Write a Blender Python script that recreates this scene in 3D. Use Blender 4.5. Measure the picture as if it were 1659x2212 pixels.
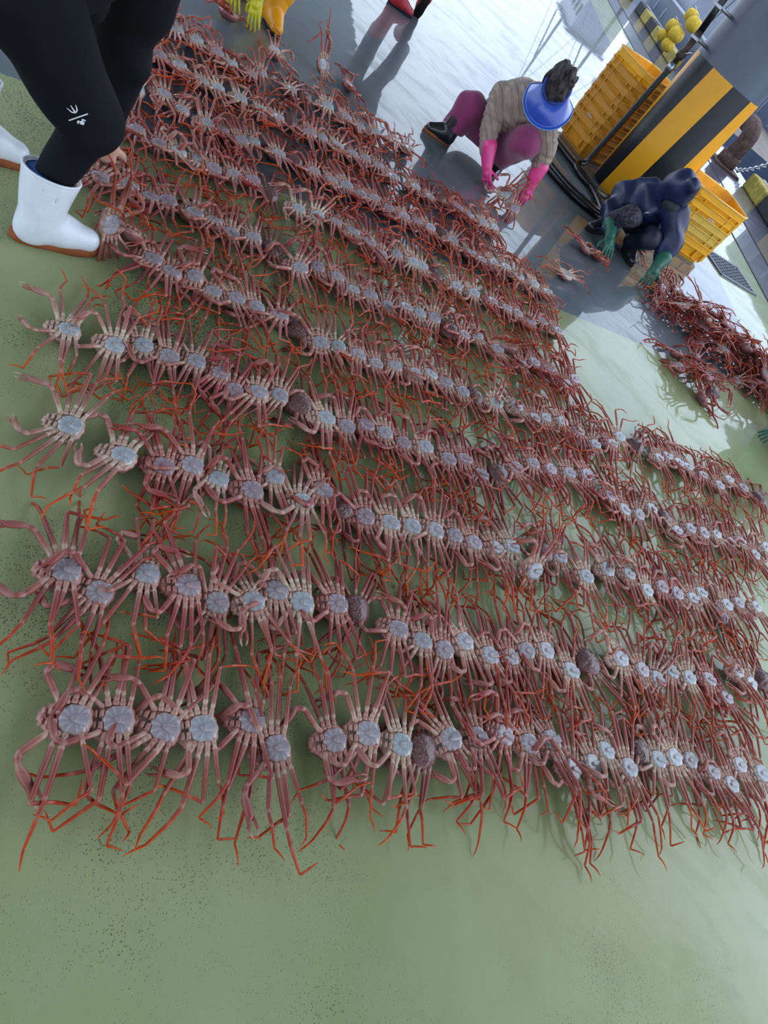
import bpy, bmesh, math, random
import numpy as np
from mathutils import Vector, Matrix

# ------------------------------------------------------------------ clear
for o in list(bpy.data.objects):
    bpy.data.objects.remove(o, do_unlink=True)
SC = bpy.context.scene
COL = SC.collection
PI = math.pi

# ------------------------------------------------------------------ camera
ROLL, PITCH, CAM_H, F_PX = math.radians(43.8), math.radians(41.0), 1.75, 1534.0
cam = bpy.data.cameras.new('camera')
cam.sensor_fit = 'HORIZONTAL'
cam.sensor_width = 36.0
cam.lens = F_PX * 36.0 / 1659.0
cam.clip_end = 500
cam_ob = bpy.data.objects.new('camera', cam)
COL.objects.link(cam_ob)
fw = Vector((0, math.cos(PITCH), -math.sin(PITCH)))
up = Vector((0, math.sin(PITCH), math.cos(PITCH)))
rt = Vector((1, 0, 0))
cx = rt * math.cos(ROLL) + up * math.sin(ROLL)
cy = -rt * math.sin(ROLL) + up * math.cos(ROLL)
m = Matrix((cx, cy, -fw)).transposed().to_4x4()
m.translation = Vector((0, 0, CAM_H))
cam_ob.matrix_world = m
SC.camera = cam_ob

# ------------------------------------------------------------------ exposure, world
SC.view_settings.view_transform = 'Standard'
SC.view_settings.look = 'None'
SC.view_settings.gamma = 1
SC.view_settings.use_curve_mapping = False
SC.view_settings.exposure = 0.30
WORLD_STRENGTH = 2.35
w = bpy.data.worlds.new('overcast_sky')
SC.world = w
w.use_nodes = True
wn, wl = w.node_tree.nodes, w.node_tree.links
wn.clear()
wo = wn.new('ShaderNodeOutputWorld')
wb = wn.new('ShaderNodeBackground')
wb.inputs['Strength'].default_value = WORLD_STRENGTH
wtc = wn.new('ShaderNodeTexCoord')
wns = wn.new('ShaderNodeTexNoise')
wns.inputs['Scale'].default_value = 2.2
wns.inputs['Detail'].default_value = 4
wr = wn.new('ShaderNodeValToRGB')
wr.color_ramp.elements[0].position = 0.3
wr.color_ramp.elements[0].color = (0.50, 0.63, 0.86, 1)
wr.color_ramp.elements[1].position = 0.72
wr.color_ramp.elements[1].color = (0.78, 0.88, 1.0, 1)
wl.new(wtc.outputs['Generated'], wns.inputs['Vector'])
wl.new(wns.outputs['Fac'], wr.inputs['Fac'])
wl.new(wr.outputs['Color'], wb.inputs['Color'])
wl.new(wb.outputs[0], wo.inputs['Surface'])
# the light of the cloud-veiled sun, coming in under the open side of the roof
sun = bpy.data.lights.new('veiled_sun', 'SUN')
sun.energy = 0.4
sun.angle = math.radians(35)
sun.color = (1.0, 0.97, 0.93)
sun_ob = bpy.data.objects.new('veiled_sun', sun)
COL.objects.link(sun_ob)
sd = Vector((-0.62, -0.42, -0.62))
sun_ob.rotation_euler = sd.to_track_quat('-Z', 'Y').to_euler()

# ------------------------------------------------------------------ helpers
def lin(r, g, b):
    f = lambda c: (c / 255 / 12.92) if c / 255 <= 0.04045 else ((c / 255 + 0.055) / 1.055) ** 2.4
    return (f(r), f(g), f(b), 1.0)

class NT:
    """small node-tree writer"""
    def __init__(s, name):
        s.mat = bpy.data.materials.new(name)
        s.mat.use_nodes = True
        s.t = s.mat.node_tree
        s.bsdf = s.t.nodes['Principled BSDF']
        s.out = s.t.nodes['Material Output']
    def n(s, typ, **kw):
        nd = s.t.nodes.new(typ)
        for k, v in kw.items():
            if k.startswith('_'):
                setattr(nd, k[1:], v)
        return nd
    def put(s, sock, v):
        if hasattr(v, 'is_output') or isinstance(v, bpy.types.NodeSocket):
            s.t.links.new(v, sock)
        elif v is not None:
            if sock.type == 'RGBA' and len(v) == 3:
                v = (*v, 1)
            sock.default_value = v
    def math(s, op, a, b=None, c=None, clamp=False):
        nd = s.n('ShaderNodeMath')
        nd.operation = op
        nd.use_clamp = clamp
        s.put(nd.inputs[0], a)
        if b is not None: s.put(nd.inputs[1], b)
        if c is not None: s.put(nd.inputs[2], c)
        return nd.outputs[0]
    def mix(s, f, a, b, mode='MIX'):
        nd = s.n('ShaderNodeMix')
        nd.data_type = 'RGBA'
        nd.blend_type = mode
        nd.clamp_factor = True
        s.put(nd.inputs[0], f); s.put(nd.inputs[6], a); s.put(nd.inputs[7], b)
        return nd.outputs[2]
    def noise(s, scale, detail=3, rough=0.5, vec=None, dist=0.0):
        nd = s.n('ShaderNodeTexNoise')
        nd.inputs['Scale'].default_value = scale
        nd.inputs['Detail'].default_value = detail
        nd.inputs['Roughness'].default_value = rough
        nd.inputs['Distortion'].default_value = dist
        if vec is not None: s.put(nd.inputs['Vector'], vec)
        return nd.outputs['Fac']
    def ramp(s, f, stops, interp='LINEAR'):
        nd = s.n('ShaderNodeValToRGB')
        cr = nd.color_ramp
        cr.interpolation = interp
        while len(cr.elements) < len(stops): cr.elements.new(0.5)
        for e, (p, c) in zip(cr.elements, stops):
            e.position = p
            e.color = c if len(c) == 4 else (*c, 1)
        s.put(nd.inputs[0], f)
        return nd.outputs[0]
    def step(s, f, lo, hi):
        nd = s.n('ShaderNodeMapRange')
        nd.interpolation_type = 'SMOOTHSTEP'
        s.put(nd.inputs[0], f)
        nd.inputs[1].default_value = lo; nd.inputs[2].default_value = hi
        return nd.outputs[0]
    def bump(s, h, strength=0.3, dist=0.01):
        nd = s.n('ShaderNodeBump')
        nd.inputs['Strength'].default_value = strength
        nd.inputs['Distance'].default_value = dist
        s.put(nd.inputs['Height'], h)
        s.t.links.new(nd.outputs[0], s.bsdf.inputs['Normal'])
        return nd
    def set(s, **kw):
        for k, v in kw.items():
            s.put(s.bsdf.inputs[k.replace('_', ' ')], v)
        return s
    def pos(s):
        return s.n('ShaderNodeNewGeometry').outputs['Position']
    def obj(s):
        return s.n('ShaderNodeTexCoord').outputs['Object']
    def sep(s, v):
        nd = s.n('ShaderNodeSeparateXYZ')
        s.put(nd.inputs[0], v)
        return nd.outputs
    def comb(s, x, y, z):
        nd = s.n('ShaderNodeCombineXYZ')
        s.put(nd.inputs[0], x); s.put(nd.inputs[1], y); s.put(nd.inputs[2], z)
        return nd.outputs[0]

def simple(name, col, rough=0.5, spec=0.5, metal=0.0, var=0.12, scale=8, bump=0.0, bscale=60, coat=0.0, sheen=0.0):
    t = NT(name)
    o = t.obj()
    f = t.noise(scale, 4, 0.6, o)
    dark = tuple(c * (1 - var * 2) for c in col[:3])
    lite = tuple(min(1, c * (1 + var)) for c in col[:3])
    t.set(Base_Color=t.ramp(f, [(0.3, dark), (0.7, lite)]), Roughness=rough, Metallic=metal)
    t.bsdf.inputs['Specular IOR Level'].default_value = spec
    t.bsdf.inputs['Coat Weight'].default_value = coat
    t.bsdf.inputs['Coat Roughness'].default_value = 0.1
    t.bsdf.inputs['Sheen Weight'].default_value = sheen
    if bump: t.bump(t.noise(bscale, 4, 0.6, o), bump, 0.004)
    return t.mat

def mesh_obj(name, verts, faces, mat=None, parent=None, smooth=True, cols=None):
    me = bpy.data.meshes.new(name)
    me.from_pydata([tuple(v) for v in verts], [], [tuple(f) for f in faces])
    me.update()
    if cols is not None:
        a = me.color_attributes.new('Col', 'FLOAT_COLOR', 'POINT')
        arr = np.ones((len(verts), 4), np.float32)
        arr[:, :len(cols[0])] = np.array(cols, np.float32)
        a.data.foreach_set('color', arr.ravel())
    if smooth:
        me.polygons.foreach_set('use_smooth', [True] * len(me.polygons))
    if mat: me.materials.append(mat)
    o = bpy.data.objects.new(name, me)
    COL.objects.link(o)
    if parent: o.parent = parent
    return o

def empty(name, loc=(0, 0, 0), rz=0.0):
    o = bpy.data.objects.new(name, None)
    COL.objects.link(o)
    o.empty_display_size = 0.1
    o.location = loc
    o.rotation_euler = (0, 0, rz)
    return o

def tag(o, label=None, cat=None, group=None, kind=None):
    if label: o['label'] = label
    if cat: o['category'] = cat
    if group: o['group'] = group
    if kind: o['kind'] = kind
    return o

class MB:
    """mesh gatherer for one part"""
    def __init__(s): s.v, s.f, s.c = [], [], []
    def box(s, c, d, rot=None, bev=0.0):
        bm = bmesh.new()
        bmesh.ops.create_cube(bm, size=1)
        for v in bm.verts: v.co = Vector((v.co.x * d[0], v.co.y * d[1], v.co.z * d[2]))
        if bev: bmesh.ops.bevel(bm, geom=list(bm.edges), offset=bev, segments=2, profile=0.5, affect='EDGES')
        M = Matrix.Translation(Vector(c)) @ (rot.to_4x4() if rot is not None else Matrix())
        n = len(s.v)
        bm.verts.index_update()
        s.v += [tuple(M @ v.co) for v in bm.verts]
        s.f += [tuple(n + v.index for v in f.verts) for f in bm.faces]
        bm.free()
        return s
    def tube(s, pts, rad, seg=10, cap=True, squash=None):
        """round tube through pts, radius number or list"""
        P = [Vector(p) for p in pts]
        rad = rad if isinstance(rad, (list, tuple)) else [rad] * len(P)
        n0 = len(s.v)
        prev = None
        for i, p in enumerate(P):
            t = (P[min(i + 1, len(P) - 1)] - P[max(i - 1, 0)]).normalized()
            if prev is None:
                a = Vector((0, 0, 1)) if abs(t.z) < 0.9 else Vector((1, 0, 0))
                u = t.cross(a).normalized()
            else:
                u = (prev - t * prev.dot(t)).normalized()
            prev = u
            v = t.cross(u)
            for k in range(seg):
                a = 2 * PI * k / seg
                s.v.append(tuple(p + (u * math.cos(a) + v * math.sin(a)) * rad[i]))
        for i in range(len(P) - 1):
            for k in range(seg):
                a, b = n0 + i * seg + k, n0 + i * seg + (k + 1) % seg
                s.f.append((a, b, b + seg, a + seg))
        if cap:
            s.f.append(tuple(n0 + k for k in reversed(range(seg))))
            s.f.append(tuple(n0 + (len(P) - 1) * seg + k for k in range(seg)))
        return s
    def lathe(s, prof, seg=24, c=(0, 0, 0)):
        n0 = len(s.v)
        for r, z in prof:
            for k in range(seg):
                a = 2 * PI * k / seg
                s.v.append((c[0] + r * math.cos(a), c[1] + r * math.sin(a), c[2] + z))
        for i in range(len(prof) - 1):
            for k in range(seg):
                a, b = n0 + i * seg + k, n0 + i * seg + (k + 1) % seg
                s.f.append((a, b, b + seg, a + seg))
        s.f.append(tuple(n0 + k for k in reversed(range(seg))))
        s.f.append(tuple(n0 + (len(prof) - 1) * seg + k for k in range(seg)))
        return s
    def build(s, name, mat, parent=None, smooth=False):
        return mesh_obj(name, s.v, s.f, mat, parent, smooth)

def catmull(pts, n=8):
    P = [Vector(p) for p in pts]
    out = []
    for i in range(len(P) - 1):
        p0, p1, p2, p3 = P[max(i - 1, 0)], P[i], P[i + 1], P[min(i + 2, len(P) - 1)]
        for k in range(n):
            t = k / n
            out.append(0.5 * ((2 * p1) + (p2 - p0) * t + (2 * p0 - 5 * p1 + 4 * p2 - p3) * t * t + (-p0 + 3 * p1 - 3 * p2 + p3) * t ** 3))
    out.append(P[-1])
    return out

# ------------------------------------------------------------------ smooth bodies: blended tapered limbs turned into ONE surface
def sdf_mesh(name, prims, h, k, mat, parent=None, cut=(), fold=0.0, fscale=0.05, seed=0, rough=0.0):
    lo = np.full(3, 1e9); hi = -lo
    for p in prims:
        if p[0] == 'c':
            r = max(p[3], p[4])
            for q in (p[1], p[2]):
                q = np.array(q, float)
                lo = np.minimum(lo, q - r); hi = np.maximum(hi, q + r)
        else:
            q = np.array(p[1], float); r = max(p[2])
            lo = np.minimum(lo, q - r); hi = np.maximum(hi, q + r)
    lo -= 3 * h + k * 0.5 + fold + rough; hi += 3 * h + k * 0.5 + fold + rough
    n = np.ceil((hi - lo) / h).astype(int) + 1
    ax = [lo[i] + h * np.arange(n[i]) for i in range(3)]
    X, Y, Z = np.meshgrid(*ax, indexing='ij')
    P = np.stack([X, Y, Z], -1).reshape(-1, 3)
    F = None
    for p in prims:
        if p[0] == 'c':
            a, b = np.array(p[1], float), np.array(p[2], float)
            ba = b - a
            L2 = max(ba @ ba, 1e-9)
            pa = P - a
            t = np.clip(pa @ ba / L2, 0, 1)
            r = p[3] + (p[4] - p[3]) * t
            if len(p) > 5: r = r + p[6] * (np.abs(np.sin(PI * t * p[5])) - 0.5)
            d = np.linalg.norm(pa - t[:, None] * ba, axis=1) - r
        else:
            q = P - np.array(p[1], float)
            if len(p) > 3: q = q @ np.array(p[3])
            r = np.array(p[2], float)
            k0 = np.linalg.norm(q / r, axis=1); k1 = np.linalg.norm(q / r ** 2, axis=1) + 1e-9
            d = k0 * (k0 - 1) / k1
        if F is None: F = d
        else:
            hh = np.clip(0.5 + 0.5 * (F - d) / k, 0, 1)
            F = F * (1 - hh) + d * hh - k * hh * (1 - hh)
    if fold:
        rg = np.random.RandomState(seed)
        g = np.zeros(len(P))
        warp = np.sin(P @ rg.randn(3) / fscale * 0.35) * fscale * 0.6
        for _ in range(4):
            v = rg.randn(3); v /= np.linalg.norm(v)
            g += np.sin((P @ v + warp) / fscale * 2.2 + rg.rand() * 6)
        F = F + fold * 0.5 * g
    if rough:
        rg = np.random.RandomState(seed + 5)
        g = np.zeros(len(P))
        for _ in range(8):
            v = rg.randn(3); v /= np.linalg.norm(v)
            g += np.sin(P @ v / (h * 1.1) + rg.rand() * 6)
        F = F + rough * 0.4 * g
    for c in cut:   # ('plane', point, normal): keep the side the normal points away from ; ('cyl', a, b, r): hollow
        if c[0] == 'plane':
            F = np.maximum(F, (P - np.array(c[1])) @ np.array(c[2], float))
        else:
            a, b = np.array(c[1], float), np.array(c[2], float)
            ba = b - a; pa = P - a
            t = np.clip(pa @ ba / (ba @ ba), 0, 1)
            F = np.maximum(F, -(np.linalg.norm(pa - t[:, None] * ba, axis=1) - c[3]))
    F = F.reshape(n)
    # surface nets
    ins = F < 0
    c8 = np.zeros(n - 1, int)
    acc = np.zeros((*(n - 1), 3)); cnt = np.zeros(n - 1)
    def sl(o): return tuple(slice(o[i], n[i] - 1 + o[i]) for i in range(3))
    corners = [(i, j, l) for i in (0, 1) for j in (0, 1) for l in (0, 1)]
    for o in corners: c8 += ins[sl(o)]
    act = (c8 > 0) & (c8 < 8)
    for a in corners:
        for d in range(3):
            if a[d] == 0:
                b = list(a); b[d] = 1; b = tuple(b)
                fa, fb = F[sl(a)], F[sl(b)]
                m_ = (fa < 0) != (fb < 0)
                t = np.where(m_, fa / np.where(fa - fb == 0, 1, fa - fb), 0)
                pos = np.array(a, float)
                for e in range(3):
                    acc[..., e] += np.where(m_, pos[e] + (t if e == d else 0), 0)
                cnt += m_
    ids = np.full(n - 1, -1)
    idx = np.argwhere(act)
    ids[act] = np.arange(len(idx))
    V = (acc[act] / cnt[act][:, None] + idx) * h + lo
    faces = []
    for d in range(3):
        u, v = (d + 1) % 3, (d + 2) % 3
        s0 = [slice(None)] * 3; s1 = [slice(None)] * 3
        s0[d] = slice(0, -1); s1[d] = slice(1, None)
        A, B = ins[tuple(s0)], ins[tuple(s1)]
        ed = np.argwhere(A != B)
        ok = (ed[:, u] > 0) & (ed[:, v] > 0) & (ed[:, u] < n[u] - 1) & (ed[:, v] < n[v] - 1)
        ed = ed[ok]
        fl = A[tuple(ed.T)]
        du = np.zeros(3, int); du[u] = 1
        dv = np.zeros(3, int); dv[v] = 1
        q = [ids[tuple((ed - du - dv).T)], ids[tuple((ed - dv).T)], ids[tuple(ed.T)], ids[tuple((ed - du).T)]]
        Q = np.stack(q, 1)
        Q = np.where(fl[:, None], Q, Q[:, ::-1])
        faces.append(Q)
    Fc = np.concatenate(faces)
    Fc = Fc[(Fc >= 0).all(1)]
    return mesh_obj(name, V.tolist(), Fc.tolist(), mat, parent, True)

# ------------------------------------------------------------------ floor, quay, roof
FLOOR_A = Vector((-1.250, 3.512)); FLOOR_B = Vector((0.122, 4.936))      # green paint / bare concrete line
QUAY_P = Vector((1.69, 13.3)); QUAY_D = Vector((-0.45, 0.893))            # quay edge
def floor_material():
    t = NT('wet_painted_concrete')
    p = t.pos()
    x, y, z = t.sep(p)
    flat = t.comb(x, y, 0)
    n2 = (FLOOR_B - FLOOR_A).normalized(); nx, ny = -n2.y, n2.x
    d = t.math('ADD', t.math('MULTIPLY', t.math('SUBTRACT', x, FLOOR_A.x), nx), t.math('MULTIPLY', t.math('SUBTRACT', y, FLOOR_A.y), ny))
    wob = t.math('MULTIPLY', t.math('SUBTRACT', t.noise(9, 3, 0.6, flat), 0.5), 0.03)
    grey = t.step(t.math('ADD', d, wob), -0.006, 0.006)
    # second green strip along the quay
    q = t.math('ADD', t.math('MULTIPLY', t.math('SUBTRACT', x, QUAY_P.x), 0.893), t.math('MULTIPLY', t.math('SUBTRACT', y, QUAY_P.y), 0.45))
    strip = t.math('MULTIPLY', t.step(q, -2.9, -2.85), t.math('SUBTRACT', 1.0, t.step(q, -1.92, -1.88)))
    big = t.noise(0.9, 3, 0.55, flat)
    mid = t.noise(5, 4, 0.6, flat)
    green = t.mix(t.step(big, 0.35, 0.65), lin(146, 155, 110), lin(156, 166, 124))
    green = t.mix(t.math('MULTIPLY', t.step(mid, 0.45, 0.75), 0.35), green, lin(136, 146, 102))
    conc = t.mix(big, lin(84, 92, 98), lin(112, 120, 126))
    conc = t.mix(t.math('MULTIPLY', t.step(mid, 0.5, 0.75), 0.5), conc, lin(80, 86, 88))
    quay = t.mix(mid, lin(72, 72, 82), lin(100, 100, 112))
    base = t.mix(grey, green, conc)
    base = t.mix(strip, base, green)
    base = t.mix(t.step(q, -1.92, -1.88), base, quay)
    # pits and dark specks of the worn coating, drawn out a little along the brush direction
    r = t.n('ShaderNodeMapping'); r.inputs['Rotation'].default_value = (0, 0, math.radians(-38)); r.inputs['Scale'].default_value = (1.0, 0.5, 1)
    t.put(r.inputs[0], flat)
    fv = r.outputs[0]
    v = t.n('ShaderNodeTexVoronoi'); v.inputs['Scale'].default_value = 210; v.inputs['Randomness'].default_value = 1
    t.put(v.inputs['Vector'], fv)
    v2 = t.n('ShaderNodeTexVoronoi'); v2.inputs['Scale'].default_value = 85
    t.put(v2.inputs['Vector'], fv)
    dens = t.math('MULTIPLY', t.step(t.noise(1.3, 4, 0.65, flat), 0.3, 0.72), t.math('ADD', t.math('MULTIPLY', t.step(x, 0.9, -0.7), 0.6), 0.55))
    thr = t.math('MULTIPLY', dens, 0.50)
    cellr = t.sep(v.outputs['Color'])[0]
    pit = t.math('MULTIPLY', t.math('LESS_THAN', v.outputs['Distance'], thr), t.math('GREATER_THAN', cellr, 0.12))
    cell2 = t.sep(v2.outputs['Color'])[1]
    pit2 = t.math('MULTIPLY', t.math('LESS_THAN', v2.outputs['Distance'], t.math('MULTIPLY', dens, 0.24)), t.math('GREATER_THAN', cell2, 0.72))
    pits = t.math('MULTIPLY', t.math('MAXIMUM', pit, pit2), t.math('SUBTRACT', 1.0, t.math('MULTIPLY', grey, 0.75)))
    base = t.mix(t.math('MULTIPLY', pits, 0.75), base, lin(52, 60, 56))
    # wet film: everywhere far out and under the crabs, in patches close by
    far = t.step(t.math('ADD', y, t.math('MULTIPLY', x, 0.85)), 0.7, 1.5)
    patch = t.step(t.noise(1.7, 3, 0.5, flat), 0.46, 0.50)
    wet = t.math('MAXIMUM', t.math('MULTIPLY', far, 0.85), t.math('MULTIPLY', patch, t.step(t.math('ADD', y, t.math('MULTIPLY', x, 1.3)), 1.2, 2.0)))
    wet = t.math('MAXIMUM', wet, t.math('MULTIPLY', t.step(t.math('ADD', y, t.math('MULTIPLY', x, 0.35)), 2.2, 3.3), 1.0), clamp=True)
    base = t.mix(t.math('MULTIPLY', wet, 0.25), base, t.mix(1.0, base, (0.7, 0.72, 0.72), 'MULTIPLY'))
    t.set(Base_Color=base)
    t.set(Roughness=t.math('SUBTRACT', 0.55, t.math('MULTIPLY', wet, 0.25)))
    t.put(t.bsdf.inputs['Specular IOR Level'], t.math('SUBTRACT', 0.4, t.math('MULTIPLY', wet, 0.34)))
    sm = t.n('ShaderNodeMapping'); sm.inputs['Rotation'].default_value = (0, 0, math.radians(27)); sm.inputs['Scale'].default_value = (0.9, 2.3, 1)
    t.put(sm.inputs[0], flat)
    streak = t.math('ADD', 0.62, t.math('MULTIPLY', t.step(t.noise(1.6, 8, 0.78, sm.outputs[0], 0.6), 0.38, 0.54), 0.38))
    near_ = t.step(t.math('ADD', y, t.math('MULTIPLY', x, 0.75)), 1.6, 3.2)
    t.put(t.bsdf.inputs['Coat Weight'], t.math('MULTIPLY', streak, t.math('MULTIPLY', wet, t.math('ADD', 0.28, t.math('MULTIPLY', near_, 0.72)))))
    t.bsdf.inputs['Coat IOR'].default_value = 1.33
    dry = t.step(t.noise(2.3, 5, 0.7, flat, 0.6), 0.55, 0.68)
    t.put(t.bsdf.inputs['Coat Roughness'], t.math('ADD', t.math('ADD', 0.02, t.math('MULTIPLY', t.math('SUBTRACT', 1.0, near_), 0.13)), t.math('MULTIPLY', dry, 0.06)))
    rip = t.math('MULTIPLY', t.noise(38, 3, 0.6, flat), 0.12)
    h = t.math('SUBTRACT', t.math('ADD', t.math('MULTIPLY', t.noise(150, 3, 0.6, flat), 0.35), t.noise(7, 2, 0.5, flat)), t.math('MULTIPLY', pits, 0.6))
    b = t.bump(h, 0.12, 0.004)
    b2 = t.n('ShaderNodeBump'); b2.inputs['Strength'].default_value = 0.10; b2.inputs['Distance'].default_value = 0.004
    t.put(b2.inputs['Height'], t.math('ADD', t.noise(4.5, 2, 0.5, flat), t.math('ADD', t.math('MULTIPLY', rip, dry), t.math('MULTIPLY', t.noise(130, 3, 0.7, flat), t.math('MULTIPLY', dry, 0.06)))))
    t.t.links.new(b2.outputs[0], t.bsdf.inputs['Coat Normal'])
    return t.mat
def quay_pt(along, out): # along the quay edge, out over the water (+)
    q = QUAY_P + QUAY_D * along + Vector((0.893, 0.45)) * out
    return (q.x, q.y)
c1, c2 = quay_pt(-26, 0), quay_pt(40, 0)
c3, c4 = quay_pt(40, -34), quay_pt(-26, -34)
fl = mesh_obj('floor', [(*c1, 0), (*c2, 0), (*c3, 0), (*c4, 0), (*c1, -0.5), (*c2, -0.5), (*c3, -0.5), (*c4, -0.5)],
              [(0, 1, 2, 3), (0, 4, 5, 1), (1, 5, 6, 2), (2, 6, 7, 3), (3, 7, 4, 0), (4, 7, 6, 5)], floor_material(), smooth=False)
tag(fl, kind='structure')
# roof over the market hall: its edge runs (-0.6, 0.8) past (4.6, 3.7)
M_roof = simple('grey_roof_sheet', (0.50, 0.53, 0.54), 0.7, 0.2, var=0.1, scale=1.0)
E = Vector((-0.6, 0.8)); EN = Vector((0.8, 0.6)); E0 = Vector((4.6, 3.7))
def roof_pt(a, b): q = E0 + E * a - EN * b; return (q.x, q.y)
mb = MB()
v = []
for z in (6.0, 6.25):
    for a, b in ((-20, 0), (34, 0), (34, 13), (-20, 13)):
        v.append((*roof_pt(a, b), z))
ro = mesh_obj('ceiling', v, [(3, 2, 1, 0), (4, 5, 6, 7), (0, 1, 5, 4), (1, 2, 6, 5), (2, 3, 7, 6), (3, 0, 4, 7)], M_roof, smooth=False)
tag(ro, kind='structure')
# ------------------------------------------------------------------ crabs
def crab_base(t, pale, red, tcol):
    pass
def crab_leg_material(name):
    t = NT(name)
    ca = t.n('ShaderNodeAttribute'); ca.attribute_name = 'Col'
    tt, belly, jn = t.sep(ca.outputs['Vector'])
    oi = t.n('ShaderNodeObjectInfo')
    tone, val, orange = t.sep(oi.outputs['Color'])
    tt = t.math('ADD', tt, t.math('MULTIPLY', t.math('SUBTRACT', oi.outputs['Random'], 0.5), 0.14))
    pale = t.ramp(tt, [(0.0, lin(214, 194, 172)), (0.08, lin(188, 152, 134)), (0.20, lin(164, 122, 110)), (0.5, lin(160, 94, 78)), (0.66, lin(198, 88, 44)), (1.0, lin(222, 92, 24))])
    red = t.ramp(tt, [(0.0, lin(198, 146, 132)), (0.08, lin(166, 84, 76)), (0.20, lin(140, 56, 54)), (0.5, lin(146, 46, 38)), (0.66, lin(190, 62, 28)), (1.0, lin(218, 76, 16))])
    base = t.mix(tone, pale, red)
    base = t.mix(t.math('MULTIPLY', orange, 0.5), base, lin(190, 66, 24))
    o = t.obj()
    base = t.mix(t.math('MULTIPLY', t.step(t.noise(90, 3, 0.6, o), 0.45, 0.7), 0.35), base, lin(120, 48, 46))
    base = t.mix(t.math('MULTIPLY', belly, 0.24), base, lin(192, 142, 146))
    base = t.mix(t.math('MULTIPLY', jn, t.math('SUBTRACT', 0.95, tt)), base, t.mix(tone, lin(226, 208, 190), lin(214, 168, 158)))
    hs = t.n('ShaderNodeHueSaturation')
    hs.inputs['Saturation'].default_value = 1.16
    t.put(hs.inputs['Value'], t.math('MULTIPLY', val, 0.77)); t.put(hs.inputs['Color'], base)
    t.set(Base_Color=hs.outputs[0], Roughness=0.38)
    t.bsdf.inputs['Specular IOR Level'].default_value = 0.35
    t.bsdf.inputs['Coat Weight'].default_value = 0.10
    t.bsdf.inputs['Coat Roughness'].default_value = 0.12
    t.bump(t.noise(260, 3, 0.6, o), 0.25, 0.001)
    return t.mat
def crab_belly_material():
    t = NT('crab_sternum')
    ca = t.n('ShaderNodeAttribute'); ca.attribute_name = 'Col'
    gv, edge, btn = t.sep(ca.outputs['Vector'])
    oi = t.n('ShaderNodeObjectInfo')
    tone, val, orange = t.sep(oi.outputs['Color'])
    o = t.obj()
    a = t.mix(t.noise(70, 4, 0.6, o), lin(124, 136, 152), lin(176, 180, 184))
    b = t.mix(t.noise(70, 4, 0.6, o), lin(128, 108, 122), lin(168, 142, 150))
    base = t.mix(tone, a, b)
    base = t.mix(t.math('MULTIPLY', edge, 0.75), base, t.mix(tone, lin(206, 196, 182), lin(188, 140, 138)))
    base = t.mix(t.math('MULTIPLY', gv, 0.45), base, lin(206, 204, 200))
    base = t.mix(t.math('MULTIPLY', btn, 0.8), base, lin(150, 112, 104))
    hs = t.n('ShaderNodeHueSaturation'); t.put(hs.inputs['Value'], val); t.put(hs.inputs['Color'], base)
    t.set(Base_Color=hs.outputs[0], Roughness=0.3)
    t.bsdf.inputs['Coat Weight'].default_value = 0.4
    t.bsdf.inputs['Coat Roughness'].default_value = 0.1
    t.bump(t.noise(240, 3, 0.6, o), 0.2, 0.001)
    return t.mat
def crab_shell_material():
    t = NT('crab_carapace')
    ca = t.n('ShaderNodeAttribute'); ca.attribute_name = 'Col'
    dorsal, edge, dark = t.sep(ca.outputs['Vector'])
    oi = t.n('ShaderNodeObjectInfo')
    tone, val, orange = t.sep(oi.outputs['Color'])
    o = t.obj()
    nz = t.noise(60, 4, 0.65, o)
    under = t.mix(tone, t.mix(nz, lin(170, 126, 112), lin(214, 178, 160)), t.mix(nz, lin(140, 64, 60), lin(196, 118, 108)))
    top = t.mix(nz, lin(70, 44, 46), lin(122, 78, 76))
    vv = t.n('ShaderNodeTexVoronoi'); vv.inputs['Scale'].default_value = 110; t.put(vv.inputs['Vector'], o)
    top = t.mix(t.step(vv.outputs['Distance'], 0.28, 0.12), top, lin(160, 120, 116))
    top = t.mix(edge, top, lin(142, 78, 78))
    base = t.mix(dorsal, under, top)
    base = t.mix(t.math('MULTIPLY', dark, 0.85), base, lin(56, 40, 40))
    hs = t.n('ShaderNodeHueSaturation'); t.put(hs.inputs['Value'], val); t.put(hs.inputs['Color'], base)
    t.set(Base_Color=hs.outputs[0], Roughness=0.36)
    t.bsdf.inputs['Coat Weight'].default_value = 0.5
    t.bsdf.inputs['Coat Roughness'].default_value = 0.12
    t.bump(t.math('ADD', t.math('MULTIPLY', vv.outputs['Distance'], -0.8), nz), 1.0, 0.004)
    return t.mat
M_leg = crab_leg_material('crab_leg')
M_belly = crab_belly_material()
M_shell = crab_shell_material()

def ring_mesh(name, rings, cols, mat, cap0=True, cap1=True):
    """rings: list of lists of points (same count)"""
    n = len(rings[0]); v = []; f = []; c = []
    for r, cc in zip(rings, cols):
        v += r; c += cc if isinstance(cc, list) else [cc] * n
    for i in range(len(rings) - 1):
        for k in range(n):
            a, b = i * n + k, i * n + (k + 1) % n
            f.append((a, b, b + n, a + n))
    if cap0: f.append(tuple(reversed(range(n))))
    if cap1: f.append(tuple((len(rings) - 1) * n + k for k in range(n)))
    me = mesh_obj(name, v, f, mat, cols=c)
    COL.objects.unlink(me)
    d = me.data
    bpy.data.objects.remove(me)
    return d

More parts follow.
